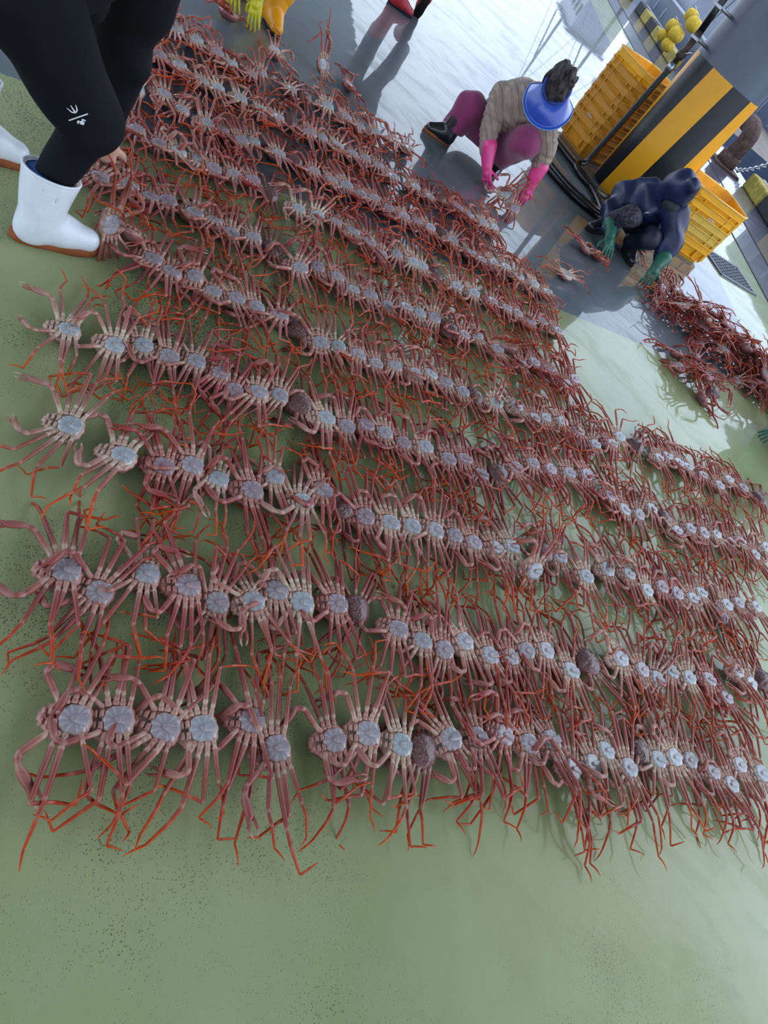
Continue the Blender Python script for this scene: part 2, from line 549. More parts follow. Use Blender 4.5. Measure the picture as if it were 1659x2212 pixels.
# --- carapace (lies dome down when the crab is on its back), outline narrows to the snout
def outline(a, k=1.0):
    x = 0.057 * math.cos(a) + 0.003 + (0.006 if math.cos(a) > 0.93 else 0)
    y = 0.055 * math.sin(a) * (1 - 0.24 * math.cos(a)) * (1 - 0.06 * math.cos(2 * a))
    return x * k, y * k
def carapace_mesh(seed):
    rg = random.Random(seed); N = 30
    rings, cols = [], []
    prof = [(0.16, 0.000, 1, 0), (0.5, 0.004, 1, 0), (0.78, 0.013, 1, 0.1), (0.94, 0.025, 1, 0.6), (1.0, 0.035, 0.7, 1.0), (0.99, 0.041, 0.1, 0), (0.86, 0.0455, 0, 0), (0.62, 0.046, 0, 0.0), (0.3, 0.046, 0, 0)]
    for i, (k, z, do, ed) in enumerate(prof):
        r, cc = [], []
        for j in range(N):
            a = 2 * PI * j / N
            kk = k
            if i in (4, 5): kk = k * (1 + (0.035 if j % 2 else -0.01) + rg.uniform(-.012, .012))
            x, y = outline(a, kk)
            zz = z + (rg.uniform(-.0012, .0012) if 0 < i < 4 else 0)
            if i < 4: zz += (0.0022 * math.sin(5 * a + i * 2) + 0.0015 * math.sin(9 * a - i)) * (1 if i else 0)
            r.append((x, y, zz))
            front = math.cos(a) > 0.55 and i >= 6
            cc.append((do, ed, 0.9 if (front and i in (7, 8) and abs(y) < 0.02) else 0))
        rings.append(r); cols.append(cc)
    return ring_mesh('carapace', rings, cols, M_shell)
def sternum_mesh(seed):
    rg = random.Random(seed); N = 40
    rings, cols = [], []
    for k, z in ((1.06, 0.0435), (1.0, 0.0500), (0.88, 0.0540), (0.6, 0.0540), (0.3, 0.0530), (0.06, 0.053)):
        r, cc = [], []
        for j in range(N):
            a = 2 * PI * (j + 0.5) / N
            lob = 1 + 0.020 * math.cos(10 * a)
            ca_, sa_ = math.cos(a), math.sin(a)
            x = -0.015 + 0.034 * math.copysign(abs(ca_) ** 0.72, ca_) * lob * k * (0.90 if ca_ < 0 else 1.06)
            y = 0.0365 * math.copysign(abs(sa_) ** 0.80, sa_) * lob * k * (1 - .12 * ca_)
            gr = 1.0 if (j % 4) == 0 else 0.0
            r.append((x, y, z + (0.0003 if gr and 0.3 < k < 1.0 else 0)))
            cc.append((gr if k > 0.3 else 0, 1.0 if k > 0.95 else 0.25 if k > .8 else 0, 0))
        rings.append(r); cols.append(cc)
    return ring_mesh('sternum', rings, cols, M_belly)
def abdomen_mesh():
    v, f, c = [], [], []
    nx, ny = 19, 7
    for i in range(nx):
        s = i / (nx - 1)                       # 0 at the tail edge, 1 at the tip near the mouth
        x = -0.047 + 0.042 * s
        wd = 0.0115 * (1 - s) ** 0.8 + 0.0056
        if s > 0.86: wd *= math.sqrt(max(0.02, 1 - ((s - 0.86) / 0.14) ** 2))
        for j in range(ny):
            q = j / (ny - 1) * 2 - 1
            ridge = 1.0 if i % 3 == 0 and 0 < i < 16 else 0.0
            z = 0.0570 + 0.0016 * (1 - q * q) - 0.0006 * ridge
            if abs(q) == 1 or i in (0, nx - 1): z = 0.050
            bt = 1.0 if s > 0.76 and abs(q) < 0.8 else 0.0
            if s > 0.82 and abs(q) < 0.45: z += 0.0012; bt = 0.2
            c.append((ridge * 0.25, 0.4 if abs(q) > 0.6 else 0, bt))
            v.append((x, q * wd, z))
    for i in range(nx - 1):
        for j in range(ny - 1):
            a = i * ny + j
            f.append((a, a + ny, a + ny + 1, a + 1))
    o = mesh_obj('abdomen', v, f, M_belly, cols=c)
    d = o.data; bpy.data.objects.remove(o); return d
def mouth_mesh(side):
    v, f, c = [], [], []
    nx, ny = 13, 6
    for i in range(nx):
        s = i / (nx - 1); x = 0.017 + 0.045 * s
        for j in range(ny):
            q = j / (ny - 1)
            y = side * (0.0025 + (0.026 - 0.007 * s) * q)
            gro = i % 4 == 0 or j in (0, ny - 1)
            z = (0.044 if gro else 0.0555) - 0.010 * s * s
            c.append((0.0, 0.0, 0.55 if gro and j == 0 else 0.3 if gro and j < ny - 1 else 0.0)); v.append((x, y, z))
    for i in range(nx - 1):
        for j in range(ny - 1):
            a = i * ny + j
            q = (a, a + ny, a + ny + 1, a + 1)
            f.append(q if side > 0 else q[::-1])
    o = mesh_obj('mouthpart', v, f, M_shell, cols=c)
    d = o.data; bpy.data.objects.remove(o); return d

def limb(path, name, seg=8, twist=0.0):
    """path: list of (point, ru, rv, (t, joint)) -> tapered jointed limb"""
    rings, cols = [], []
    P = [Vector(p[0]) for p in path]
    for i, (p, ru, rv, (t, jn)) in enumerate(path):
        d = (P[min(i + 1, len(P) - 1)] - P[max(i - 1, 0)]).normalized()
        side = d.cross(Vector((0, 0, 1)))
        side = side.normalized() if side.length > 1e-3 else Vector((0, 1, 0))
        upv = side.cross(d)
        r, cc = [], []
        for k in range(seg):
            a = 2 * PI * k / seg
            q = P[i] + side * (math.cos(a) * ru) + upv * (math.sin(a) * rv)
            r.append(tuple(q))
            cc.append((t, max(0, math.sin(a)) if t < 0.7 else 0, jn))
        rings.append(r); cols.append(cc)
    return ring_mesh(name, rings, cols, M_leg)

def leg_mesh(seed):
    rg = random.Random(seed * 77 + 5)
    sgn = rg.choice((-1, 1))
    style = rg.random()
    yaw = rg.gauss(0, 4)
    b1 = sgn * (rg.uniform(2, 26) if style < 0.68 else rg.uniform(40, 75) if style < 0.85 else rg.uniform(95, 128))
    b2 = rg.uniform(-12, 14) * sgn
    b3 = rg.choice((-1, 1)) * (rg.uniform(10, 40) if rg.random() < 0.5 else rg.uniform(50, 95))
    pit = [rg.uniform(8, 20), rg.uniform(-1, 9), rg.uniform(-18, 8), rg.uniform(-34, -6), rg.uniform(-15, 50)]
    fl = rg.uniform(.80, 1.02)
    ln = [0.027, 0.132 * fl, 0.042 * fl, 0.070 * fl, 0.052 * fl]
    yaws = [0, yaw, yaw + b1, yaw + b1 + b2, yaw + b1 + b2 + b3]
    P = [Vector((0, 0, 0))]
    for L, ya, pi_ in zip(ln, yaws, pit):
        y, p = math.radians(ya), math.radians(pi_)
        q = P[-1] + Vector((math.cos(y) * math.cos(p), math.sin(y) * math.cos(p), math.sin(p))) * L
        q.z = max(q.z, -0.037)
        P.append(q)
    path = []
    def seg(i, rows, t0, t1):
        a, b = P[i], P[i + 1]
        for s, ru, rv, jn in rows:
            path.append((a.lerp(b, s), ru, rv, (t0 + (t1 - t0) * s, jn)))
    seg(0, [(0.0, .0085, .0090, .5), (.18, .0100, .0105, .15), (.36, .0092, .0095, .2), (.44, .0068, .0072, 1), (.50, .0080, .0086, .5), (.74, .0074, .0080, .15), (.90, .0062, .0064, .5), (.97, .0052, .0054, 1)], 0, .07)
    seg(1, [(.015, .0066, .0062, 1), (.05, .0076, .0062, .9), (.10, .0074, .0058, .1), (.42, .0070, .0050, 0), (.8, .0060, .0046, 0), (.94, .0056, .0048, .1), (.98, .0050, .0046, .7), (1.0, .0036, .0036, .9)], .07, .5)
    seg(2, [(.05, .0050, .0046, .6), (.16, .0044, .0040, 0), (.8, .0048, .0042, 0), (.94, .0044, .0040, .5)], .5, .62)
    seg(3, [(.03, .0046, .0038, .5), (.2, .0042, .0034, 0), (.85, .0034, .0029, 0), (.97, .0031, .0028, .4)], .62, .82)
    a, b = P[4], P[5]
    arch = Vector((0, 0, 1)) * 0.006
    for s, r in ((.05, .0031), (.3, .0029), (.6, .0023), (.85, .0014), (1.0, .0005)):
        path.append((a.lerp(b, s) + arch * math.sin(PI * s), r, r * .85, (.84 + .16 * s, 0)))
    return limb(path, 'leg')
def claw_meshes(seed):
    rg = random.Random(seed * 31 + 2)
    sgn = 1 if seed % 2 else -1
    b1 = sgn * rg.uniform(25, 75); b2 = sgn * rg.uniform(15, 75)
    pit = [18, rg.uniform(4, 22), rg.uniform(-12, 10), rg.uniform(-24, 4)]
    ln = [0.026, 0.066, 0.028, 0.058]
    yaws = [0, rg.gauss(0, 6), b1, b1 + b2]
    P = [Vector((0, 0, 0))]
    for L, ya, pi_ in zip(ln, yaws, pit):
        y, p = math.radians(ya), math.radians(pi_)
        q = P[-1] + Vector((math.cos(y) * math.cos(p), math.sin(y) * math.cos(p), math.sin(p))) * L
        q.z = max(q.z, -0.032); P.append(q)
    path = []
    def seg(i, rows, t0, t1):
        a, b = P[i], P[i + 1]
        for s, ru, rv, jn in rows: path.append((a.lerp(b, s), ru, rv, (t0 + (t1 - t0) * s, jn)))
    seg(0, [(0, .0078, .0085, .2), (.3, .0100, .0105, .2), (.6, .0078, .008, .9), (.95, .0074, .0074, .6)], 0, .06)
    seg(1, [(.04, .0082, .0076, .4), (.2, .0092, .0084, 0), (.5, .0096, .0088, .1), (.9, .0086, .008, 0), (.99, .0064, .0062, .7)], .06, .25)
    seg(2, [(.06, .0082, .0076, .5), (.5, .0094, .0084, 0), (.95, .0068, .0064, .6)], .2, .3)
    seg(3, [(.04, .0084, .0074, .4), (.25, .0118, .0092, .15), (.6, .0130, .0096, .1), (.92, .0104, .0080, 0)], .18, .3)
    d = (P[4] - P[3]).normalized(); side = d.cross(Vector((0, 0, 1))).normalized()
    f0 = P[4] + side * 0.0052
    for s, r in ((.1, .0056), (.4, .0048), (.75, .0032), (1.0, .0008)):
        path.append((f0 + d * (0.048 * s) + side * (0.006 * math.sin(PI * s * .8)) - side * .004 * s, r, r * .9, (.24 + .08 * s, 1.0 if s > .6 else 0)))
    me = limb(path, 'claw')
    p2 = []
    g0 = P[4] - side * 0.0058 - d * 0.006
    op = rg.uniform(0.0, 0.30)
    for s, r in ((0, .0048), (.25, .0050), (.6, .0040), (.85, .0024), (1.0, .0007)):
        p2.append((g0 + d * (0.050 * s) - side * (0.006 * math.sin(PI * s) + op * .05 * s * .6 - .004 * s), r, r * .9, (.3 + .05 * s, 1.0 if s > .6 else 0)))
    return me, limb(p2, 'pincer')

CARAP = [carapace_mesh(i) for i in range(3)]
STERN = [sternum_mesh(i) for i in range(2)]
ABDO = abdomen_mesh()
MOUTH = [mouth_mesh(1), mouth_mesh(-1)]
LEGS = [leg_mesh(i) for i in range(26)]
CLAWS = [claw_meshes(i) for i in range(12)]
TONE = {'p': (0.08, 1.06, 0.0), 'o': (0.38, 1.0, 0.22), 'm': (0.62, 0.97, 0.05), 'r': (0.95, 0.95, 0.1), 'd': (0.75, 0.85, 0.0), 's': (0.3, 1.0, 0.15)}
def child(name, me, par, loc=(0, 0, 0), rot=(0, 0, 0), col=(1, 1, 1, 1)):
    o = bpy.data.objects.new(name, me)
    COL.objects.link(o)
    o.parent = par
    o.location = loc
    o.rotation_euler = rot
    o.color = col
    return o
CRX = (0.012, -0.004, -0.020, -0.035); CRY = (0.034, 0.0375, 0.036, 0.029)
def make_crab(x, y, head, kind, rg, z=0.0, tilt=(0, 0), far=0.0, spread=1.0, flip=None):
    """head: world angle the snout points to"""
    root = empty('snow_crab', (x, y, z), head)
    root.rotation_euler = (tilt[0], tilt[1], head)
    sc = rg.uniform(0.94, 1.06)
    root.scale = (sc, sc, sc)
    to, va, og = TONE[kind]
    col = (min(1, max(0, to + rg.gauss(0, .1))), va * rg.uniform(.9, 1.1), min(1, og + far + rg.uniform(0, .12)), 1)
    up = (kind == 'd') if flip is None else flip
    if up:
        child('carapace', rg.choice(CARAP), root, (0, 0, 0.056), (PI, 0, 0), col)
        z0 = 0.020
    else:
        child('carapace', rg.choice(CARAP), root, (0, 0, 0), (0, 0, 0), col)
        child('sternum', rg.choice(STERN), root, (0, 0, 0), (0, 0, 0), col)
        child('abdomen', ABDO, root, (0, 0, 0), (0, 0, 0), col)
        for mm in MOUTH: child('mouthpart', mm, root, (0, 0, 0), (0, 0, 0), col)
        z0 = 0.046
    for s in (1, -1):
        skew = rg.gauss(2, 8)
        for i in range(4):
            if rg.random() < 0.02: continue
            ang = s * (90 - (11, 3, -6, -14)[i] * spread) - s * skew + rg.gauss(0, 4.5 * spread)
            lm = rg.choice(LEGS)
            l = child('leg', lm, root, (CRX[i], s * CRY[i], z0), (rg.uniform(-.25, .25), rg.uniform(-0.04, .06) * (1 if not up else .4), math.radians(ang)), col)
            k = (1.0, 1.06, 1.02, 0.86)[i] * rg.uniform(.94, 1.05)
            l.scale = (k, k, k)
        cm = rg.choice(CLAWS[(0 if s > 0 else 1)::2] if rg.random() < 0.7 else CLAWS)
        ang = s * rg.uniform(30, 78)
        c = child('claw', cm[0], root, (0.023, s * 0.030, z0), (0, -0.05, math.radians(ang)), col)
        k = rg.uniform(.82, 1.0); c.scale = (k, k, k)
        child('pincer', cm[1], c, (0, 0, 0), (0, 0, 0), col)
    return root
ORD = ['', 'first', 'second', 'third', 'fourth', 'fifth', 'sixth', 'seventh', 'eighth', 'ninth', 'tenth', 'eleventh', 'twelfth', 'thirteenth', 'fourteenth', 'fifteenth', 'sixteenth', 'seventeenth', 'eighteenth', 'nineteenth', 'twentieth']
TENS = {2: 'twenty', 3: 'thirty', 4: 'forty', 5: 'fifty'}
def ordinal(n):
    if n <= 20: return ORD[n]
    t_, u_ = divmod(n, 10)
    return TENS[t_] + '-' + ORD[u_] if u_ else {3: 'thirtieth', 4: 'fortieth', 5: 'fiftieth'}[t_]
ROWNAME = {'A': 'nearest row', 'B': 'second nearest row', 'C': 'third nearest row', 'D': 'fourth nearest row', 'E': 'fifth nearest row', 'F': 'sixth nearest row', 'G': 'seventh nearest row', 'H': 'eighth nearest row', 'I': 'ninth nearest row', 'J': 'farthest row'}
TWORD = {'p': 'pale bluish belly-up crab', 'o': 'orange-legged belly-up crab', 'm': 'mauve-pink belly-up crab', 'r': 'reddish belly-up crab', 'd': 'dark shell-up crab', 's': 'crab tipped on its side'}

ROWS = {
 'A': '-0.188,0.676,m -0.116,0.742,m -0.029,0.808,m 0.045,0.87,o 0.123,0.981,m 0.221,0.972,m 0.332,1.115,m 0.397,1.205,m 0.497,1.258,p 0.571,1.31,d 0.626,1.396,o 0.699,1.471,m 0.77,1.57,r 0.867,1.611,m 0.939,1.689,m 1.034,1.664,m 1.107,1.751,o 1.143,1.84,p 1.251,1.865,o 1.293,1.994,d 1.365,2.013,p 1.429,2.081,p 1.505,2.145,m 1.62,2.182,m 1.72,2.209,o 1.747,2.34,p 1.869,2.403,p',
 'B': '-0.484,0.923,m -0.395,0.945,m -0.354,1.082,p -0.259,1.139,m -0.172,1.176,m -0.096,1.255,o -0.073,1.349,m 0.004,1.377,p 0.087,1.473,r 0.149,1.536,d 0.296,1.578,m 0.383,1.61,o 0.456,1.657,m 0.503,1.746,p 0.605,1.781,m 0.674,1.852,r 0.718,1.944,m 0.781,2.012,o 0.909,2.028,o 0.977,2.164,d 1.09,2.302,p 1.195,2.348,m 1.272,2.383,m 1.332,2.484,o 1.428,2.548,p 1.528,2.639,r 1.645,2.634,r 1.677,2.85,o 1.765,2.873,p 1.862,2.996,d',
 'C': '-0.841,1.265,p -0.676,1.306,p -0.59,1.394,r -0.542,1.473,m -0.459,1.508,p -0.364,1.566,r -0.351,1.692,o -0.221,1.685,p -0.209,1.798,m -0.124,1.834,d -0.046,1.863,r 0.041,1.92,o 0.104,1.998,p 0.175,2.071,m 0.252,2.141,m 0.329,2.183,m 0.415,2.247,m 0.464,2.329,p 0.569,2.336,s 0.608,2.498,d 0.668,2.525,m 0.812,2.552,p 0.886,2.715,o 0.996,2.807,o 1.106,2.829,p 1.173,2.934,r 1.266,2.985,m 1.359,3.05,o 1.403,3.161,p 1.557,3.165,d 1.562,3.254,o 1.633,3.354,m 1.755,3.471,p',
 'D': '-1.136,1.525,p -1.027,1.62,p -0.988,1.712,p -0.912,1.752,m -0.854,1.837,m -0.769,1.88,r -0.695,1.866,r -0.632,1.937,o -0.594,2.022,o -0.514,2.091,d -0.411,2.103,p -0.341,2.155,m -0.296,2.244,r -0.224,2.305,m -0.144,2.342,r -0.07,2.419,o 0.036,2.471,r 0.091,2.553,r 0.188,2.559,r 0.251,2.694,d 0.293,2.802,r 0.342,2.933,r 0.426,3.013,r 0.514,3.107,o 0.589,3.219,r 0.75,3.224,r 0.846,3.233,o 0.932,3.305,m 0.992,3.449,p 1.097,3.509,d 1.182,3.467,p 1.245,3.592,o 1.327,3.669,r 1.415,3.764,p 1.518,3.814,r 1.592,3.924,o 1.704,3.935,m 1.772,4.103,p',
 'E': '-1.41,2.062,s -1.298,2.073,m -1.221,2.095,m -1.173,2.185,m -1.083,2.197,o -1.017,2.254,m -0.949,2.312,o -0.867,2.376,m -0.787,2.442,d -0.681,2.441,o -0.632,2.522,p -0.555,2.568,m -0.479,2.621,m -0.42,2.714,m -0.34,2.781,m -0.297,2.872,p -0.22,2.917,m -0.129,2.962,o -0.072,3.054,d 0.023,3.11,p 0.116,3.221,p 0.213,3.267,r 0.258,3.361,o 0.338,3.451,o 0.446,3.508,r 0.558,3.524,o 0.641,3.68,m 0.657,3.802,p 0.791,3.94,d 0.926,3.966,o 0.977,4.075,m 1.053,4.106,p 1.123,4.173,o 1.237,4.24,r 1.369,4.308,m 1.434,4.48,p 1.55,4.535,r 1.712,4.657,d',
 'F': '-1.727,2.219,m -1.663,2.314,m -1.581,2.351,r -1.54,2.418,r -1.453,2.493,o -1.39,2.546,m -1.317,2.581,m -1.257,2.67,o -1.183,2.747,d -1.039,2.753,m -1.018,2.874,m -0.929,2.93,m -0.836,2.949,o -0.764,3.015,m -0.689,3.068,m -0.629,3.164,m -0.568,3.238,p -0.509,3.312,m -0.415,3.375,d -0.346,3.396,r -0.295,3.498,o -0.165,3.531,o -0.117,3.598,s -0.019,3.613,r 0.019,3.736,r 0.112,3.796,r 0.234,3.823,r 0.25,3.943,r',
 'G': '-1.994,2.595,p -1.947,2.645,m -1.863,2.701,r -1.801,2.76,p -1.74,2.843,p -1.675,2.86,m -1.621,2.954,m -1.56,3.029,r -1.473,3.097,d -1.342,3.144,p -1.279,3.243,p -1.21,3.319,m -1.119,3.369,o -1.032,3.401,r -0.943,3.407,r -0.908,3.528,o -0.832,3.604,p -0.78,3.639,p -0.702,3.71,d -0.588,3.745,o -0.496,3.848,p -0.398,3.933,r -0.317,4.022,m -0.25,4.067,r -0.163,4.11,r -0.116,4.233,r -0.01,4.292,o',
 'H': '-2.203,2.896,p -2.16,3.036,m -2.053,3.057,o -1.948,3.124,p -1.902,3.195,r -1.814,3.247,r -1.804,3.339,p -1.691,3.416,o -1.646,3.536,d -1.535,3.554,r -1.461,3.635,m -1.396,3.7,m -1.323,3.757,r -1.271,3.836,m -1.188,3.885,r -1.096,3.926,r -1.042,4.026,r -0.975,4.085,o -0.914,4.203,d -0.838,4.188,o -0.72,4.244,p -0.645,4.253,r -0.59,4.368,o -0.524,4.445,p -0.423,4.495,p -0.328,4.588,p -0.222,4.64,o',
 'I': '-2.432,3.184,p -2.427,3.287,r -2.358,3.37,p -2.244,3.417,o -2.192,3.49,p -2.101,3.579,p -2.01,3.661,p -1.936,3.716,m -1.921,3.861,d -1.804,3.873,m -1.759,3.956,o -1.678,4.007,p -1.612,4.082,m -1.554,4.159,m -1.485,4.227,m -1.377,4.233,m -1.269,4.391,o -1.167,4.426,r -1.144,4.586,d -1.021,4.613,r -0.943,4.667,o -0.849,4.735,p -0.801,4.839,p',
 'J': '-2.65,3.552,r -2.625,3.638,m -2.562,3.726,o -2.465,3.789,m -2.373,3.819,p -2.28,3.894,r -2.302,4.015,o -2.153,4.132,m -2.095,4.236,d -1.997,4.339,p -1.891,4.421,m -1.797,4.455,m -1.742,4.597,o -1.638,4.688,o -1.563,4.783,o',
 'K': '-2.488,4.419,o -2.379,4.792,s -2.184,4.905,r',
}
def place_rows():
    rg = random.Random(11)
    for name, s in ROWS.items():
        L = [(float(a), float(b), c) for a, b, c in (q.split(',') for q in s.split())]
        n = len(L)
        far = 0.0 if name in 'ABCD' else 0.15 if name in 'EFG' else 0.22
        for i, (x, y, k) in enumerate(L):
            a, b = L[max(0, i - 4)], L[min(n - 1, i + 4)]
            ang = math.atan2(a[1] - b[1], a[0] - b[0]) if name != 'K' else math.radians(rg.uniform(150, 260))
            ang = 0.55 * ang + 0.45 * math.radians(-140 + 0)
            if ang > 0: ang -= 0
            head = ang + rg.gauss(0, 0.14)
            if k == 'd': head += rg.uniform(-.5, .5)
            tilt = (rg.gauss(0, .07), rg.gauss(0.10, .05))
            z = 0.004 + (i % 2) * 0.004
            if k == 's': tilt = (rg.choice((-1, 1)) * 0.85, 0.1); z = 0.035
            far_i = min(0.5, far + max(0, (x * 0.76 + y * 0.65) - 1.2) * 0.12)
            sp = 1.0 if k not in 'p' else 1.35
            r = make_crab(x, y, head, k, rg, z, tilt, far_i, sp)
            pos = ordinal(i + 1) + ' from the left in the ' + ROWNAME[name] if name != 'K' else ('nearest the orange boot', 'second from the orange boot', 'farthest from the orange boot')[i] + ', beyond the rows'
            tag(r, TWORD[k] + ', ' + pos, 'crab', 'snow crabs laid out in rows on the floor')
place_rows()

# ------------------------------------------------------------------ people
V3 = lambda *a: np.array(a, float)
def nrm(a): a = np.array(a, float); return a / np.linalg.norm(a)
def hang(o, root):
    """child built in world coordinates -> sits right under its thing"""
    o.parent = root
    o.location = -root.location
    return o
M_skin = simple('skin', lin(206, 160, 140), 0.5, 0.4, var=0.05, scale=20)
M_taupe = simple('taupe_quilted_nylon', lin(154, 134, 122), 0.55, 0.4, var=0.10, scale=14, bump=0.35, bscale=45, sheen=0.2)
_q = M_taupe.node_tree
_bp = [n for n in _q.nodes if n.type == 'BUMP'][0]
_w = _q.nodes.new('ShaderNodeTexWave'); _w.inputs['Scale'].default_value = 7.5; _w.inputs['Distortion'].default_value = 2.5; _w.bands_direction = 'DIAGONAL'
_q.links.new(_q.nodes['Texture Coordinate'].outputs['Object'], _w.inputs['Vector'])
_cr = _q.nodes.new('ShaderNodeMapRange'); _cr.inputs[1].default_value = 0.0; _cr.inputs[2].default_value = 0.22
_q.links.new(_w.outputs['Fac'], _cr.inputs[0])
_q.links.new(_cr.outputs[0], _bp.inputs['Height']); _bp.inputs['Strength'].default_value = 0.7; _bp.inputs['Distance'].default_value = 0.012
M_plum = simple('plum_knit', lin(134, 48, 94), 0.8, 0.3, var=0.10, scale=14, bump=0.3, bscale=60, sheen=0.4)
M_pink = simple('pink_rubber', lin(226, 70, 138), 0.38, 0.5, var=0.06, scale=18)
M_green_g = simple('green_rubber', lin(44, 104, 84), 0.42, 0.5, var=0.16, scale=22, bump=0.3, bscale=220)
M_yellow_g = simple('yellow_rubber', lin(204, 194, 34), 0.42, 0.5, var=0.10, scale=20, bump=0.15, bscale=160)
M_orange = simple('orange_rubber', lin(240, 162, 26), 0.35, 0.5, var=0.05, scale=8)
M_black_r = simple('black_rubber', lin(30, 31, 36), 0.25, 0.5, var=0.2, scale=14, coat=0.3)
M_sole_b = simple('brown_sole', lin(150, 84, 48), 0.7, 0.3, var=0.15, scale=20)
M_sole_k = simple('black_sole', lin(22, 22, 24), 0.7, 0.3)
M_white_r = simple('white_rubber', lin(226, 230, 238), 0.35, 0.5, var=0.06, scale=10, coat=0.15)
M_blue_l = simple('blue_boot_lining', lin(44, 82, 140), 0.8, 0.2)
M_navy = simple('navy_rain_cloth', lin(31, 42, 80), 0.42, 0.5, var=0.25, scale=12, bump=0.9, bscale=16)
M_navyd = simple('dark_navy_cloth', lin(26, 31, 50), 0.5, 0.4, var=0.2, scale=12)
M_camo_n = NT('dark_camo_cloth')
_o = M_camo_n.obj(); _a = M_camo_n.noise(26, 2, 0.5, _o)
M_camo_n.set(Base_Color=M_camo_n.ramp(_a, [(0.42, lin(34, 32, 42)), (0.47, lin(66, 58, 74)), (0.56, lin(84, 76, 92)), (0.6, lin(40, 38, 48))], 'CONSTANT'), Roughness=0.75)
M_camo = M_camo_n.mat
M_trk = simple('black_track_cloth', lin(15, 17, 24), 0.85, 0.2, var=0.10, scale=10, bump=0.2, bscale=180)
M_jkt = simple('black_jacket_cloth', lin(13, 15, 21), 0.8, 0.25, var=0.12, scale=10, bump=0.2, bscale=120)
M_hair = simple('dark_brown_curls', lin(52, 42, 42), 0.55, 0.4, var=0.35, scale=70, bump=1.0, bscale=120)
M_visor = simple('blue_visor_plastic', lin(42, 84, 190), 0.22, 0.5, var=0.05, scale=6, coat=0.3)
M_visor.node_tree.nodes['Principled BSDF'].inputs['Transmission Weight'].default_value = 0.12
M_band = simple('blue_visor_band', lin(48, 70, 140), 0.7, 0.3)
M_olive = simple('dark_olive_cloth', lin(56, 66, 68), 0.8, 0.3, var=0.1)
M_redr = simple('red_rubber', lin(178, 40, 52), 0.4, 0.5, var=0.1)
M_grey_c = simple('dark_grey_cloth', lin(54, 58, 66), 0.8, 0.3)
M_print = simple('white_print', lin(222, 224, 230), 0.6, 0.3, var=0.02)
M_zip = simple('zip_metal', lin(190, 192, 196), 0.3, 0.5, metal=0.9)

def hand_prims(base, tip, back, thumb, curl=0.3, r=0.0085, fan=0.14, s=1.0):
    base, tip = V3(*base), V3(*tip)
    d = nrm(tip - base); w_ = nrm(np.cross(d, V3(*back))); b = nrm(np.cross(w_, d))
    L = 0.19 * s
    P = []
    offs = (-0.030 * s, -0.010 * s, 0.010 * s, 0.029 * s)
    for o_ in offs:
        P.append(('c', base + w_ * o_ * 0.75, base + d * L * 0.5 + w_ * o_, 0.0155 * s, 0.0125 * s))
    P.append(('c', base - d * 0.02 * s, base + d * 0.05 * s, 0.030 * s, 0.030 * s))
    for i, o_ in enumerate(offs):
        fl = (0.86, 1.0, 0.98, 0.80)[i] if thumb > 0 else (0.80, 0.98, 1.0, 0.86)[i]
        p = base + d * L * 0.5 + w_ * o_
        ang = 0.12
        for q, k in enumerate((0.24, 0.16, 0.12)):
            ang += curl * (0.7, 1.0, 0.8)[q]
            dd = d * math.cos(ang) - b * math.sin(ang) + w_ * (o_ / 0.03) * fan
            e = p + nrm(dd) * L * k * fl
            rr = r * s * (1.05 - 0.12 * q)
            P.append(('c', p, e, rr, rr * 0.92)); p = e
    tb = base + w_ * (-thumb) * 0.026 * s + d * 0.035 * s - b * 0.006 * s
    dd = nrm(d * 0.62 - w_ * thumb * 0.72 - b * 0.32)
    e1 = tb + dd * 0.048 * s
    e2 = e1 + nrm(d * 0.85 - w_ * thumb * 0.25 - b * 0.45) * 0.036 * s
    P += [('c', tb, e1, 0.0125 * s, r * 1.15 * s), ('c', e1, e2, r * 1.15 * s, r * s)]
    return P
def glove(root, base, tip, back, thumb, mat, cuff, cr=(0.038, 0.05), curl=0.3, s=1.0, name='glove', res=0.0055):
    pr = hand_prims(base, tip, back, thumb, curl, s=s)
    pr.append(('c', base, cuff, cr[0], cr[1]))
    o = sdf_mesh(name, pr, 0.0045, 0.0045, mat, fold=0.0012, fscale=0.035, seed=int(abs(base[0]) * 97))
    return hang(o, root)

